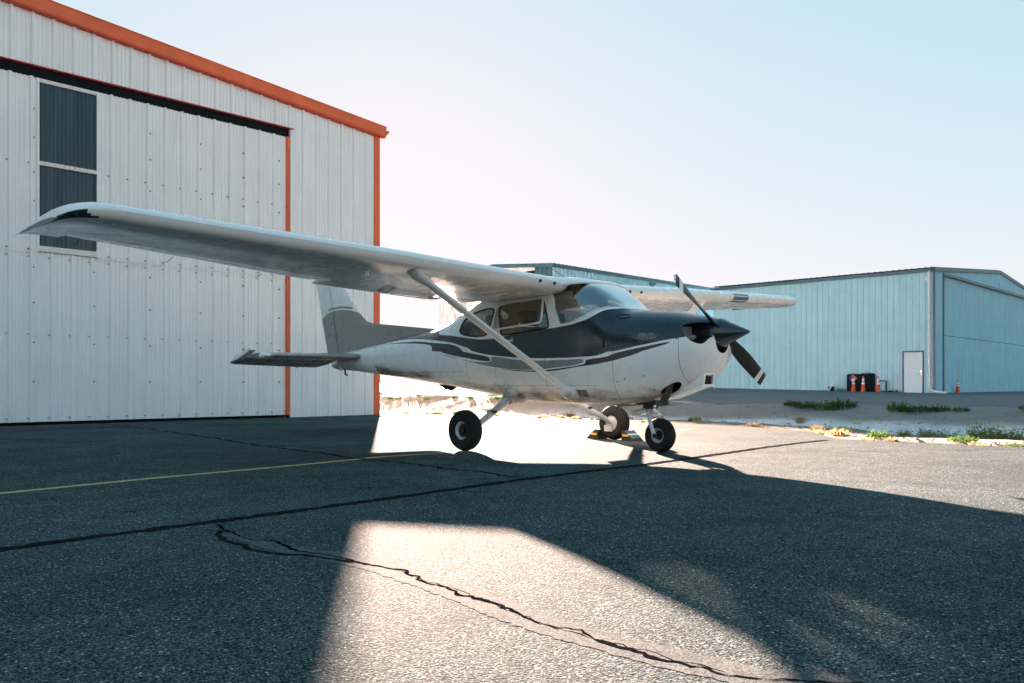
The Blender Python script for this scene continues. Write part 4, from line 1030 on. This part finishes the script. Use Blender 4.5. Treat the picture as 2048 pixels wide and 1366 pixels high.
# undercarriage
def main_gear(sg):
    zc = .2185 + (.0093 * 1.28 if sg > 0 else -.0093 * 1.28) - .002
    y0 = 1.285 * sg
    g = empty('main_gear', (0, 0, 0), parent=plane)
    m = MB(); m.tube([(1.62, sg * .40, .585), (1.60, sg * .55, .525), (1.545, sg * .85, .385), (1.50, sg * 1.10, .27), (1.487, sg * 1.20, zc)], [.046, .043, .037, .031, .028], 12); m.build('gear_leg', M['alu'], g)
    m = MB(); m.tube([(1.625, sg * .33, .60), (1.615, sg * .43, .58), (1.602, sg * .545, .53)], [.115, .098, .056], 16, 0, True, 1.25); m.build('leg_fairing', M['white'], g)
    m = MB(); m.box((1.50, sg * .83 - .03, .395), (1.60, sg * .83 + .03, .425)); m.box((1.58, sg * .83 - .05, .41), (1.64, sg * .83 + .05, .42)); m.build('step_bracket', M['exhaust'], g)
    wl_ = empty('main_wheel', (1.487, y0, zc), parent=plane)
    m = MB(); m.lathe([(.098, -.062), (.125, -.078), (.165, -.082), (.197, -.066), (.211, -.042), (.217, -.030), (.2145, -.026), (.2145, -.020), (.2185, -.016), (.2185, .016), (.2145, .020), (.2145, .026), (.217, .030), (.211, .042), (.197, .066), (.165, .082), (.125, .078), (.098, .062)], 'y', 48, 0, close=True); m.build('tyre', M['rubber'], wl_)
    m = MB(); m.lathe([(.100, -.060), (.104, -.064), (.108, -.060), (.094, -.05), (.078, -.03), (.074, .03), (.094, .05), (.108, .060), (.104, .064), (.100, .060)], 'y', 36, 0, close=True); m.build('rim', M['rim'], wl_)
    m = MB(); m.lathe([(.078, .0), (.070, sg * .022), (.040, sg * .026), (.036, sg * .045), (.022, sg * .05), (.0005, sg * .05)], 'y', 24, 0)
    for k in range(6): m.lathe([(.007, sg * .022), (.007, sg * .036)], 'y', 8, 0, (.054 * math.cos(k), 0, .054 * math.sin(k)))
    m.build('hub', M['wheelwell'], wl_)
    m = MB(); m.lathe([(.010, 0), (.010, sg * .04)], 'y', 10, 0, (.045, 0, .05)); m.build('valve_cap', M['chockyellow'], wl_)
    m = MB(); m.lathe([(.085, -sg * .05), (.085, -sg * .056)], 'y', 24); m.box((-.02, -sg * .075 - .02, -.11), (.09, -sg * .075 + .02, -.03)); m.build('brake', M['alu'], wl_)
main_gear(1); main_gear(-1)
ng = empty('nose_gear', (0, 0, 0), parent=plane)
ZN = .1785 + .004
m = MB(); m.tube([(-.01, 0, .62), (-.025, 0, .47)], .034, 14); m.tube([(-.025, 0, .47), (-.035, 0, .40)], .024, 14); m.build('oleo_strut', M['chrome'], ng)
m = MB(); m.lathe([(.05, .40), (.05, .43)], 'z', 14, 0, (-.035, 0, 0)); m.box((-.075, -.085, .375), (.01, .085, .405)); m.build('fork_crown', M['alu'], ng, bevel=.008)
for sg in (1, -1):
    m = MB(); m.tube([(-.033, sg * .075, .40), (-.045, sg * .088, .33), (-.085, sg * .088, .22), (-.112, sg * .085, ZN)], [.022, .026, .024, .020], 10, 0, True, .5, (1, 0, .2)); m.build('fork_leg', M['alu'], ng)
m = MB(); m.tube([(.0, 0, .47), (.13, 0, .40), (.02, 0, .375)], .012, 8); m.box((.10, -.04, .385), (.15, .04, .41)); m.build('torque_link', M['alu'], ng)
m = MB(); m.tube([(.02, .05, .44), (.19, .06, .405)], .026, 12); m.tube([(-.03, .05, .445), (.02, .05, .44)], .010, 8); m.build('shimmy_damper', M['alu'], ng)
m = MB(); m.box((-.12, -.10, .50), (.13, .10, .545)); m.box((-.05, -.06, .455), (.06, .06, .50)); m.build('steering_collar', M['wheelwell'], ng, bevel=.01)
nw = empty('nose_wheel', (-.112, 0, ZN), parent=plane)
m = MB(); m.lathe([(.078, -.05), (.10, -.062), (.135, -.066), (.160, -.052), (.172, -.034), (.1785, -.014), (.1785, .014), (.172, .034), (.160, .052), (.135, .066), (.10, .062), (.078, .05)], 'y', 48, 0, close=True); m.build('tyre', M['rubber'], nw)
m = MB(); m.lathe([(.080, -.048), (.084, -.052), (.066, -.04), (.050, -.02), (.050, .02), (.066, .04), (.084, .052), (.080, .048)], 'y', 32, 0, close=True); m.build('rim', M['rim'], nw)
m = MB(); m.lathe([(.052, -.015), (.052, .015)], 'y', 20); m.lathe([(.016, -.10), (.016, .10)], 'y', 12); m.lathe([(.024, .088), (.024, .104)], 'y', 6); m.build('hub', M['wheelwell'], nw)

# propeller
pr = empty('propeller', (0, 0, 0), parent=plane)
PC = Vector((-.845, 0, 1.218))
m = MB(); m.lathe([(.0005, -1.150), (.012, -1.135), (.05, -1.05), (.098, -.94), (.132, -.875), (.146, -.845), (.146, -.825), (.12, -.823)], 'x', 40, 0, (0, 0, PC.z)); m.build('spinner', M['spinner'], pr)
m = MB(); m.lathe([(.10, -.83), (.10, -.74)], 'x', 24, 0, (0, 0, PC.z - .02)); m.build('ring_gear', M['wheelwell'], pr)
m = MB()
for k in range(6):
    a_ = k * math.pi / 3 + .3; m.lathe([(.006, -.868), (.006, -.858)], 'x', 8, 0, (0, .143 * math.cos(a_) * .96, PC.z + .143 * math.sin(a_) * .96))
m.build('spinner_screws', M['chrome'], pr)
bd_dir = Vector((0, .865, .50)).normalized()
for sg in (1, -1):
    d = bd_dir * sg; side = Vector((1, 0, 0)).cross(d).normalized(); rows = []; rr = []
    for k in range(27):
        t = k / 26; r = .09 + (.965 - .09) * t
        c = .085 + .055 * math.sin(min(1, t * 1.5) * math.pi * .62) ; c *= 1 if t < .93 else math.sqrt(max(.02, 1 - ((t - .93) / .07) ** 2 * .97))
        th = R(58) * (1 - t) ** 1.2 + R(14); thick = .030 * (1 - t) + .007
        cd = side * math.cos(th) * 1 + Vector((1, 0, 0)) * math.sin(th) ; nd = d.cross(cd).normalized()
        o = PC + d * r; rows.append([o + cd * c * .5 * math.cos(a) + nd * thick * .5 * math.sin(a) for a in np.linspace(0, 2 * math.pi, 17)[:-1]]); rr.append(r)
    bl = loft(rows).build('blade', [M['blade'], M['bladewhite']], pr, sharp=50)
    for p in bl.data.polygons:
        r = (Vector(p.center) - PC).dot(d)
        if .80 < r < .85 or r > .915: p.material_index = 1
# exhaust, scoop, steps, fittings
m = MB(); m.tube([(-.43, .27, .74), (-.40, .285, .62), (-.355, .30, .535)], .036, 16, 0, False); m.tube([(-.40, .285, .62), (-.357, .2995, .538)], .031, 16, 0, False); m.build('exhaust_pipe', M['exhaust'], plane)
sc_ = empty('air_scoop', (0, 0, 0), parent=plane)
m = MB()
o_ = [(-.735, -.02, .70), (-.755, -.02, .825), (-.755, .17, .825), (-.735, .17, .70)]; i_ = [(-.737, .0, .715), (-.753, .0, .81), (-.753, .15, .81), (-.737, .15, .715)]
bk = [(-.30, -.05, .56), (-.50, -.02, .80), (-.50, .17, .80), (-.30, .20, .56)]; ib = [(-.66, .0, .715), (-.66, .0, .81), (-.66, .15, .81), (-.66, .15, .715)]
m.add(o_ + i_ + bk + ib, [(0, 1, 5, 4), (1, 2, 6, 5), (2, 3, 7, 6), (3, 0, 4, 7), (0, 8, 9, 1), (1, 9, 10, 2), (2, 10, 11, 3), (3, 11, 8, 0), (4, 5, 13, 12), (5, 6, 14, 13), (6, 7, 15, 14), (7, 4, 12, 15)])
m.build('scoop_shell', M['wingwhite'], sc_)
m = MB(); m.box((-.72, .002, .717), (-.715, .148, .808)); m.build('filter_screen', M['track'], sc_)
m = MB()
for k in range(6): m.box((-.728, .002, .722 + k * .015), (-.7205, .148, .726 + k * .015))
m.build('filter', M['wheelwell'], sc_)
m = MB(); m.tube([(3.02, .03, .69), (3.12, .03, .648), (3.26, .03, .665), (3.36, .03, .70)], [.02, .035, .035, .01], 10, 0, True, .6); m.build('belly_fitting', M['black'], plane)
m = MB(); q = surf(1.56, t_of(1.56, 1.208)); m.box((1.50, q.y - .004, 1.196), (1.63, q.y + .022, 1.214)); m.box((1.495, q.y - .004, 1.19), (1.51, q.y + .025, 1.235)); m.build('door_handle', M['alu'], plane)
q = surf(.60, t_of(.60, .615)); m = MB()
rows = [[surf(s, t_of(s, z)) + Vector((0, .004, 0)) for s in (.50, .55, .62, .66)] for z in (.575, .60, .63, .655)]
loft(rows, False, False).build('access_plate', M['primer'], plane)
m = MB()
for s in (.30, .36, .42, .48, .54, .60, .66, .72):
    t = t_of(s, np.interp(s, [.205, .306, .384, .477, .609, .812], [1.50, 1.476, 1.429, 1.384, 1.347, 1.324]) - .012); q = surf(s, t); m.lathe([(.006, 0), (.004, .004)], 'y', 6, 0, tuple(q))
for s, z in ((.05, 1.20), (-.12, 1.16), (-.30, 1.25), (.05, 1.36), (-.45, 1.30), (-.55, 1.30), (.09, .74), (.0, .77), (-.58, 1.16), (.18, 1.12), (-.28, .66), (-.22, .80)):
    q = surf(s, t_of(s, z)); m.lathe([(.009, 0), (.006, .005)], 'y', 8, 0, tuple(q))
m.build('fasteners', M['exhaust'], plane)
m = MB(); pts = [surf(s, t_of(s, z)) + snorm(s, t_of(s, z)) * .003 for s, z in ((.155, 1.415), (.12, 1.435), (.03, 1.425), (.0, 1.395), (.12, 1.39))]; loop_tube(m, pts, .0035, 5); m.build('deck_hatch', M['black'], plane)
m = MB(); q = surf(.245, t_of(.245, 1.14)); m.box((.235, q.y - .005, 1.09), (.255, q.y + .012, 1.17)); m.build('cowl_latch', M['exhaust'], plane)

# ---------------------------------------------------------------- things standing about
def to_world(p): return plane.matrix_basis @ Vector(p)
# wheel chocks fore and aft of the far main wheel
def chock(s0, dirn, label):
    w = to_world((s0, -1.285, 0)); o = empty('wheel_chock', (w.x, w.y, .001), math.pi - YAW, label, 'wheel chock', 'chocks at the far main wheel')
    L = .20; hgt = .125
    tri = [(0, 0), (dirn * L, 0), (dirn * (L - .035), .03), (dirn * .05, hgt), (0, hgt)] if True else None
    m = MB(); m.prism(tri, -.10, .10); m.build('block', M['chock'], o, bevel=.006)
    # striped slope
    a0 = Vector((dirn * (L - .035), 0, .03)); a1 = Vector((dirn * .05, 0, hgt)); nrm = Vector((dirn * .54, 0, .84)) * .004
    for k in range(5):
        q0 = a0.lerp(a1, k / 5 + .02) + nrm; q1 = a0.lerp(a1, (k + 1) / 5 - .02) + nrm
        m = MB(); vs_ = [(q0.x, -.097, q0.z), (q0.x, .097, q0.z), (q1.x, .097, q1.z), (q1.x, -.097, q1.z)]
        vs_ += [(x - nrm.x * .9, y, z - nrm.z * .9) for x, y, z in vs_]
        m.add(vs_, [(0, 1, 2, 3), (0, 4, 5, 1), (1, 5, 6, 2), (2, 6, 7, 3), (3, 7, 4, 0)]); m.build('stripe', M['chockwhite'] if k == 2 else M['chockblue'], o)
    m = MB(); m.box((dirn * .02 if dirn > 0 else dirn * .11, .10, .055), (dirn * .11 if dirn > 0 else dirn * .02, .104, .08)); m.build('side_mark', M['chockyellow'], o)
chock(1.30, -1, 'blue and white striped wheel chock in front of the far main wheel')
chock(1.675, 1, 'black wheel chock with yellow side mark behind the far main wheel')
# local frame of the right hangar, to stand things along its wall
mB = Matrix.Translation(KB) @ Matrix.Rotation(rzB, 4, 'Z') @ Matrix.Scale(BS, 4)
def atB(u, n): 
    p = mB @ Vector((u, n, 0)); return Vector((p.x, p.y, .205))
def cone(p, rz, label, h=1.0, dirty=False):
    o = empty('traffic_cone', p, rz, label, 'traffic cone', 'traffic cones by the pale blue hangar')
    m = MB(); m.prism([(-.19 * math.cos(k * math.pi / 4 + .39) / .92, -.19 * math.sin(k * math.pi / 4 + .39) / .92) for k in range(8)], 0, .035, 'z'); m.build('base', M['conered'], o, bevel=.006)
    def rr(z): return .135 + (.035 - .135) * (z - .035) / (h - .035)
    m = MB(); m.lathe([(rr(z), z) for z in (.035, .2, .45 * h, .62 * h, .78 * h, .9 * h, h)] + [(.02, h), (.02, h - .03)], 'z', 24); m.build('body', M['conered'], o)
    for z0, z1 in ((.52 * h, .64 * h), (.70 * h, .88 * h)):
        m = MB(); m.lathe([(rr(z0) + .003, z0), (rr(z1) + .003, z1)], 'z', 24); m.build('band', M['conewhite'], o)
cone(atB(3.62, .95), .2, 'orange cone in front of the black tank, left of the hazard placard')
cone(atB(3.12, .95), .9, 'orange cone in the middle of the black tank')
cone(atB(2.40, .85), .4, 'orange cone between the black tank and the walk-in door', .98)
cone(mB @ Vector((-.18, -3.1, .26)), .1, 'short orange cone by the big sliding door edge', .78)
# black twin tank with a hazard placard
p = atB(3.5, .30); tk = empty('storage_tank', p, rzB, 'black plastic tank with hazard placard against the pale blue hangar wall', 'tank')
m = MB(); m.prism(rrect(-.78, .78, -.30, .26, .16, 6), .0, 1.10, 'z'); m.build('shell', M['tank'], tk, bevel=.03)
m = MB(); m.prism(rrect(-.72, -.06, -.24, .2, .1, 5), 1.10, 1.17, 'z'); m.build('lid', M['tank'], tk, bevel=.015)
m = MB(); m.prism(rrect(.06, .72, -.24, .2, .1, 5), 1.10, 1.14, 'z'); m.build('lid', M['tank'], tk, bevel=.015)
m = MB(); m.lathe([(.045, 1.14), (.045, 1.22), (.075, 1.24), (.08, 1.30), (.02, 1.33)], 'z', 14, 0, (-.22, 0, 0)); m.build('filler_cap', M['pvc'], tk)
for x in (-.55, .45):
    m = MB(); m.tube([(x, -.1, 1.14), (x, -.1, 1.20), (x + .1, -.1, 1.20), (x + .1, -.1, 1.14)], .012, 8); m.build('lid_handle', M['tank'], tk)
pl = empty('hazard_placard', (.36, .268, .88), parent=tk)
for nm, mt_, dx, dz in (('red_diamond', 'placard_r', 0, 1), ('yellow_diamond', 'placard_y', -1, 0), ('blue_diamond', 'placard_b', 1, 0), ('white_diamond', 'placard_w', 0, -1)):
    r_ = .125; cx_, cz_ = dx * r_, dz * r_
    m = MB(); m.prism([(cx_ - r_ * .96, cz_), (cx_, cz_ + r_ * .96), (cx_ + r_ * .96, cz_), (cx_, cz_ - r_ * .96)], 0, .006); m.build(nm, M[mt_], pl)
m = MB(); m.prism([(-.145, -.04), (-.105, -.04), (-.105, .05), (-.145, .02)], .006, .010); m.build('placard_mark', M['black'], pl)
p = atB(2.2, .32); ob = empty('pipe_stand', p, rzB, 'dark valve pipe stand between the tank cones and the conduit', 'pipe')
m = MB(); m.tube([(0, 0, 0), (0, 0, .72), (.45, 0, .72)], .04, 10); m.lathe([(.09, .70), (.09, .74)], 'z', 14, 0, (0, 0, 0)); m.build('pipe', M['tank'], ob)
m = MB(); m.box((-.30, -.05, 0), (-.18, .05, .16)); m.build('foot_box', M['tank'], ob, bevel=.01)
p = atB(4.92, .9); o = empty('leaning_pole', (p.x, p.y, .20), rzB, 'white pole leaning beside the dark bucket', 'pole')
m = MB(); m.tube([(.10, .0, 0), (-.20, -.42, .98)], .035, 10); m.build('shaft', M['pvc'], o)
m = MB(); m.lathe([(.037, .93), (.037, .985)], 'z', 10, 0, (0, 0, 0)); cap = m.build('end_cap', M['pvc'], o, loc=(-.20 + .30 * .965 * 0, -.42, 0)); 
cap.location = (-.195, -.41, .03)
p = atB(5.0, .48); o = empty('bucket', (p.x, p.y, .20), 0, 'dark bucket by the pale blue wall behind the white pole', 'bucket')
m = MB(); m.lathe([(.15, 0), (.19, .38), (.20, .40), (.18, .40), (.14, .03)], 'z', 20); m.build('pail', M['exhaust'], o)
m = MB(); m.tube([(.19, 0, .36), (.20, .08, .22), (.21, 0, .14)], .008, 6); m.build('handle', M['chrome'], o)

# ---------------------------------------------------------------- weeds, stones
def blade_mesh(name, n, rad, hgt, kind, seed):
    rnd = random.Random(seed); V, F = [], []
    for _ in range(n):
        a = rnd.uniform(0, 2 * math.pi); r = rad * math.sqrt(rnd.random()); bx, by = r * math.cos(a), r * math.sin(a)
        tall = hgt * (1 - .55 * (r / rad) ** 1.5) * rnd.uniform(.45, 1.1)
        lean = Vector((math.cos(a), math.sin(a), 0)) * tall * rnd.uniform(.1, .7) + Vector((rnd.uniform(-.25, .25), rnd.uniform(-.25, .25), 0)) * tall
        sd = Vector((-math.sin(a + rnd.uniform(-1, 1)), math.cos(a), 0)).normalized()
        p0 = Vector((bx, by, -.01)); p2 = p0 + lean + Vector((0, 0, tall)); p1 = p0.lerp(p2, .5) + Vector((0, 0, tall * .12))
        w = (.007 if kind == 'grass' else .010) * rnd.uniform(.7, 1.3)
        b = len(V)
        if kind == 'grass':
            V += [p0 - sd * w, p0 + sd * w, p1 + sd * w * .8, p1 - sd * w * .8, p2]; F += [(b, b + 1, b + 2, b + 3), (b + 3, b + 2, b + 4)]
        else:      # leafy stem: small leaves along it
            V += [p0 - sd * .003, p0 + sd * .003, p2]; F.append((b, b + 1, b + 2))
            for k in range(7):
                t = rnd.uniform(.25, 1.0); c = p0.lerp(p1, t * 2) if t < .5 else p1.lerp(p2, t * 2 - 1)
                d = Vector((rnd.uniform(-1, 1), rnd.uniform(-1, 1), rnd.uniform(-.1, .8))).normalized(); e = d.cross(Vector((rnd.uniform(-1, 1), rnd.uniform(-1, 1), rnd.uniform(-1, 1)))).normalized()
                l = rnd.uniform(.018, .045); b = len(V); V += [c, c + d * l * .5 + e * l * .28, c + d * l, c + d * l * .5 - e * l * .28]; F.append((b, b + 1, b + 2, b + 3))
    me = bpy.data.meshes.new(name); me.from_pydata([tuple(v) for v in V], [], F)
    return me
VAR = {}
for k in range(3):
    me = blade_mesh('green_weed', 170, .26, .22, 'leafy', 20 + k); me.materials.append(M['leaf']); VAR['green', k] = me
    me = blade_mesh('tall_weed', 130, .22, .36, 'leafy', 40 + k); me.materials.append(M['leafy']); VAR['yellow', k] = me
    me = blade_mesh('dry_grass', 150, .20, .14, 'grass', 60 + k); me.materials.append(M['straw']); VAR['dry', k] = me
    me = blade_mesh('wall_grass', 90, .22, .25, 'grass', 80 + k); me.materials.append(M['leaf']); VAR['grass', k] = me
rw = random.Random(5); cnt = 0
def zone(a):
    return ('in front of the walk-in door' if a > 12.4 else 'below the orange cones and tank' if a > 8.6 else 'right of the propeller tip' if a > 5 else
            'between the nose wheel and far main wheel' if a > 0 else 'seen under the tail cone')
LOOSE = {}
def loose(kind, a, b, sc):              # uncountable dry grass goes into one mass
    src = VAR[kind, rw.randrange(3)]; an = rw.uniform(0, 6.28); L = LOOSE.setdefault(kind, ([], []))
    c = AB(a, b, 0 if b < edge_b(a) else H(a, b)); base = len(L[0]); sx, sz = sc * rw.uniform(.85, 1.2), sc * rw.uniform(.75, 1.2)
    for v in src.vertices:
        x, y, z = v.co; L[0].append((c.x + sx * (x * math.cos(an) - y * math.sin(an)), c.y + sx * (x * math.sin(an) + y * math.cos(an)), c.z + sz * z))
    for p_ in src.polygons: L[1].append(tuple(base + i for i in p_.vertices))
def weed(kind, a, b, sc, label, group, z=None):
    global cnt
    cnt += 1
    nm = {'green': 'green_weed', 'yellow': 'tall_weed', 'dry': 'dry_grass_tuft', 'grass': 'grass_tuft'}[kind]
    o = bpy.data.objects.new(nm, VAR[kind, cnt % 3]); COL.objects.link(o)
    zz = (H(a, b) if b < 8.2 else far_z(a) + .01) if z is None else z
    if b < edge_b(a): zz = 0
    o.location = AB(a, b, zz); o.rotation_euler = (0, 0, rw.uniform(0, 6.28)); o.scale = (sc * rw.uniform(.85, 1.2), sc * rw.uniform(.85, 1.2), sc * rw.uniform(.75, 1.2))
    tag(o, label, 'weed' if kind in ('green', 'yellow') else 'grass', group)
G1_, L1_ = 'green weeds along the far tarmac edge', 'bushy green weed at far tarmac edge '
for a in (16.5, 15.6, 14.7, 13.2, 12.6, 12.0, 10.6, 10.1, 9.7, 9.2, 8.0, 7.6, 7.2, 6.8, 3.0, 2.6, 2.2, 1.8, 1.3, .9, .4):
    weed('green', a + rw.uniform(-.1, .1), 7.35 + rw.uniform(-.2, .25), rw.uniform(.5, 1.25), L1_ + zone(a), G1_ + ' ' + zone(a))
for k in range(18):
    a = -1 - k * .75 + rw.uniform(-.2, .2); weed('green', a, 7.3 + rw.uniform(-.5, .35), rw.uniform(.3, .65), L1_ + zone(a), G1_ + ' ' + zone(a))
G2_, L2_ = 'yellow green weeds on the apron shoulder', 'tall yellow-green flowering weed in the dirt at the right'
for a, b, sc in ((11.9, 2.2, 1.0), (12.3, 2.4, 1.15), (12.7, 2.15, 1.1), (11.5, 2.3, .8), (11.1, 2.4, .6), (13.1, 2.5, 1.25), (13.5, 2.3, 1.2), (14.1, 2.5, 1.2), (12.5, 2.8, 1.0), (13.3, 2.9, 1.2), (13.1, 6.9, .9), (12.7, 6.6, .8)):
    weed('yellow', a, b, sc * .8, L2_ if b < 5 else 'pale yellow-green weed below the far tarmac edge', G2_ if b < 5 else 'pale weeds on the ditch bank')
G3_, L3_ = 'dry grass along the apron edge', 'small dry straw grass tuft along the apron edge'
for k in range(44):
    a = rw.uniform(-.5, 16); e = edge_b(a); loose('dry', a, e + rw.uniform(-.02, .5), rw.uniform(.3, .85))
for a, b in ((11.9, -.9), (12.9, -.85), (13.5, -.95), (10.9, .3), (5.5, 1.75), (1.2, 1.4), (7.4, 1.9)):
    weed('green', a, b, rw.uniform(.35, .55), 'small green weed sprouting at the apron edge', 'small green weeds at the apron edge')
for k in range(26):
    loose('dry', rw.uniform(-12, 8), rw.uniform(2.0, 6.8), rw.uniform(.5, 1.0))
VW, FW = [], []
for k in range(40):
    u = 1.8 + k * .27 + rw.uniform(-.1, .1); p = atB(u, .14 + rw.uniform(0, .2)); s_ = rw.uniform(.5, 1.2); sz = s_ * (1.9 if 4.2 < u < 4.9 else 1.1)
    src = VAR['grass', k % 3]; base = len(VW); an = rw.uniform(0, 6)
    for v in src.vertices: VW.append((p.x + s_ * (v.co.x * math.cos(an) - v.co.y * math.sin(an)), p.y + s_ * (v.co.x * math.sin(an) + v.co.y * math.cos(an)), p.z + sz * v.co.z))
    for p_ in src.polygons: FW.append(tuple(base + i for i in p_.vertices))
wm = bpy.data.meshes.new('wall_grass'); wm.from_pydata(VW, [], FW)
tag(obj('wall_grass', wm, M['leaf']), 'thin green grass along the foot of the pale blue hangar wall', 'grass', kind='stuff')
dm_ = bpy.data.meshes.new('dry_grass'); dm_.from_pydata(LOOSE['dry'][0], [], LOOSE['dry'][1])
tag(obj('dry_grass', dm_, M['straw']), 'dry straw-coloured grass along the apron edge and ditch', 'grass', kind='stuff')
# loose stones on the dirt: one mass
V, F = [], []; rs = random.Random(11)
for k in range(9000):
    a = rs.uniform(-14, 17); b = edge_b(a) + .05 + (rs.random() ** 1.3) * 6.8
    if b > 7.9: continue
    c = AB(a, b, H(a, b)); r = .008 + .026 * rs.random() ** 3 * (1 + .5 * (b > 5))
    base = len(V)
    for j in range(4):
        an = j * math.pi / 2 + rs.uniform(-.5, .5); rr_ = r * rs.uniform(.7, 1.3); V.append((c.x + rr_ * math.cos(an), c.y + rr_ * math.sin(an), c.z - .004))
    V.append((c.x + rs.uniform(-.3, .3) * r, c.y + rs.uniform(-.3, .3) * r, c.z + r * rs.uniform(.5, .9)))
    F += [(base, base + 1, base + 4), (base + 1, base + 2, base + 4), (base + 2, base + 3, base + 4), (base + 3, base, base + 4)]
sm = bpy.data.meshes.new('loose_stones'); sm.from_pydata(V, [], F)
tag(obj('loose_stones', sm, M['stone']), 'loose pebbles scattered over the dry dirt of the ditch', 'stones', kind='stuff')
# dark clods lying on the edge of the apron
for k, (a, b) in enumerate(((5.1, 1.25), (5.35, 1.32), (5.6, 1.22), (4.2, 1.0), (6.9, .9))):
    m = MB(); rk_ = random.Random(k); n_ = 9
    m.lathe([(.001, -.01), (.05, 0), (.06 + rk_.uniform(-.01, .01), .018), (.035, .04), (.001, .046)], 'z', n_); o = m.build('dirt_clod', M['stone'])
    o.location = AB(a, b, 0); o.scale = (rk_.uniform(.7, 1.4), rk_.uniform(.6, 1.0), rk_.uniform(.6, 1)); o.rotation_euler = (0, 0, rk_.uniform(0, 3))
    tag(o, 'dark clod of dirt on the sunlit apron edge behind the wheels', 'clod', 'dirt clods at the apron edge')
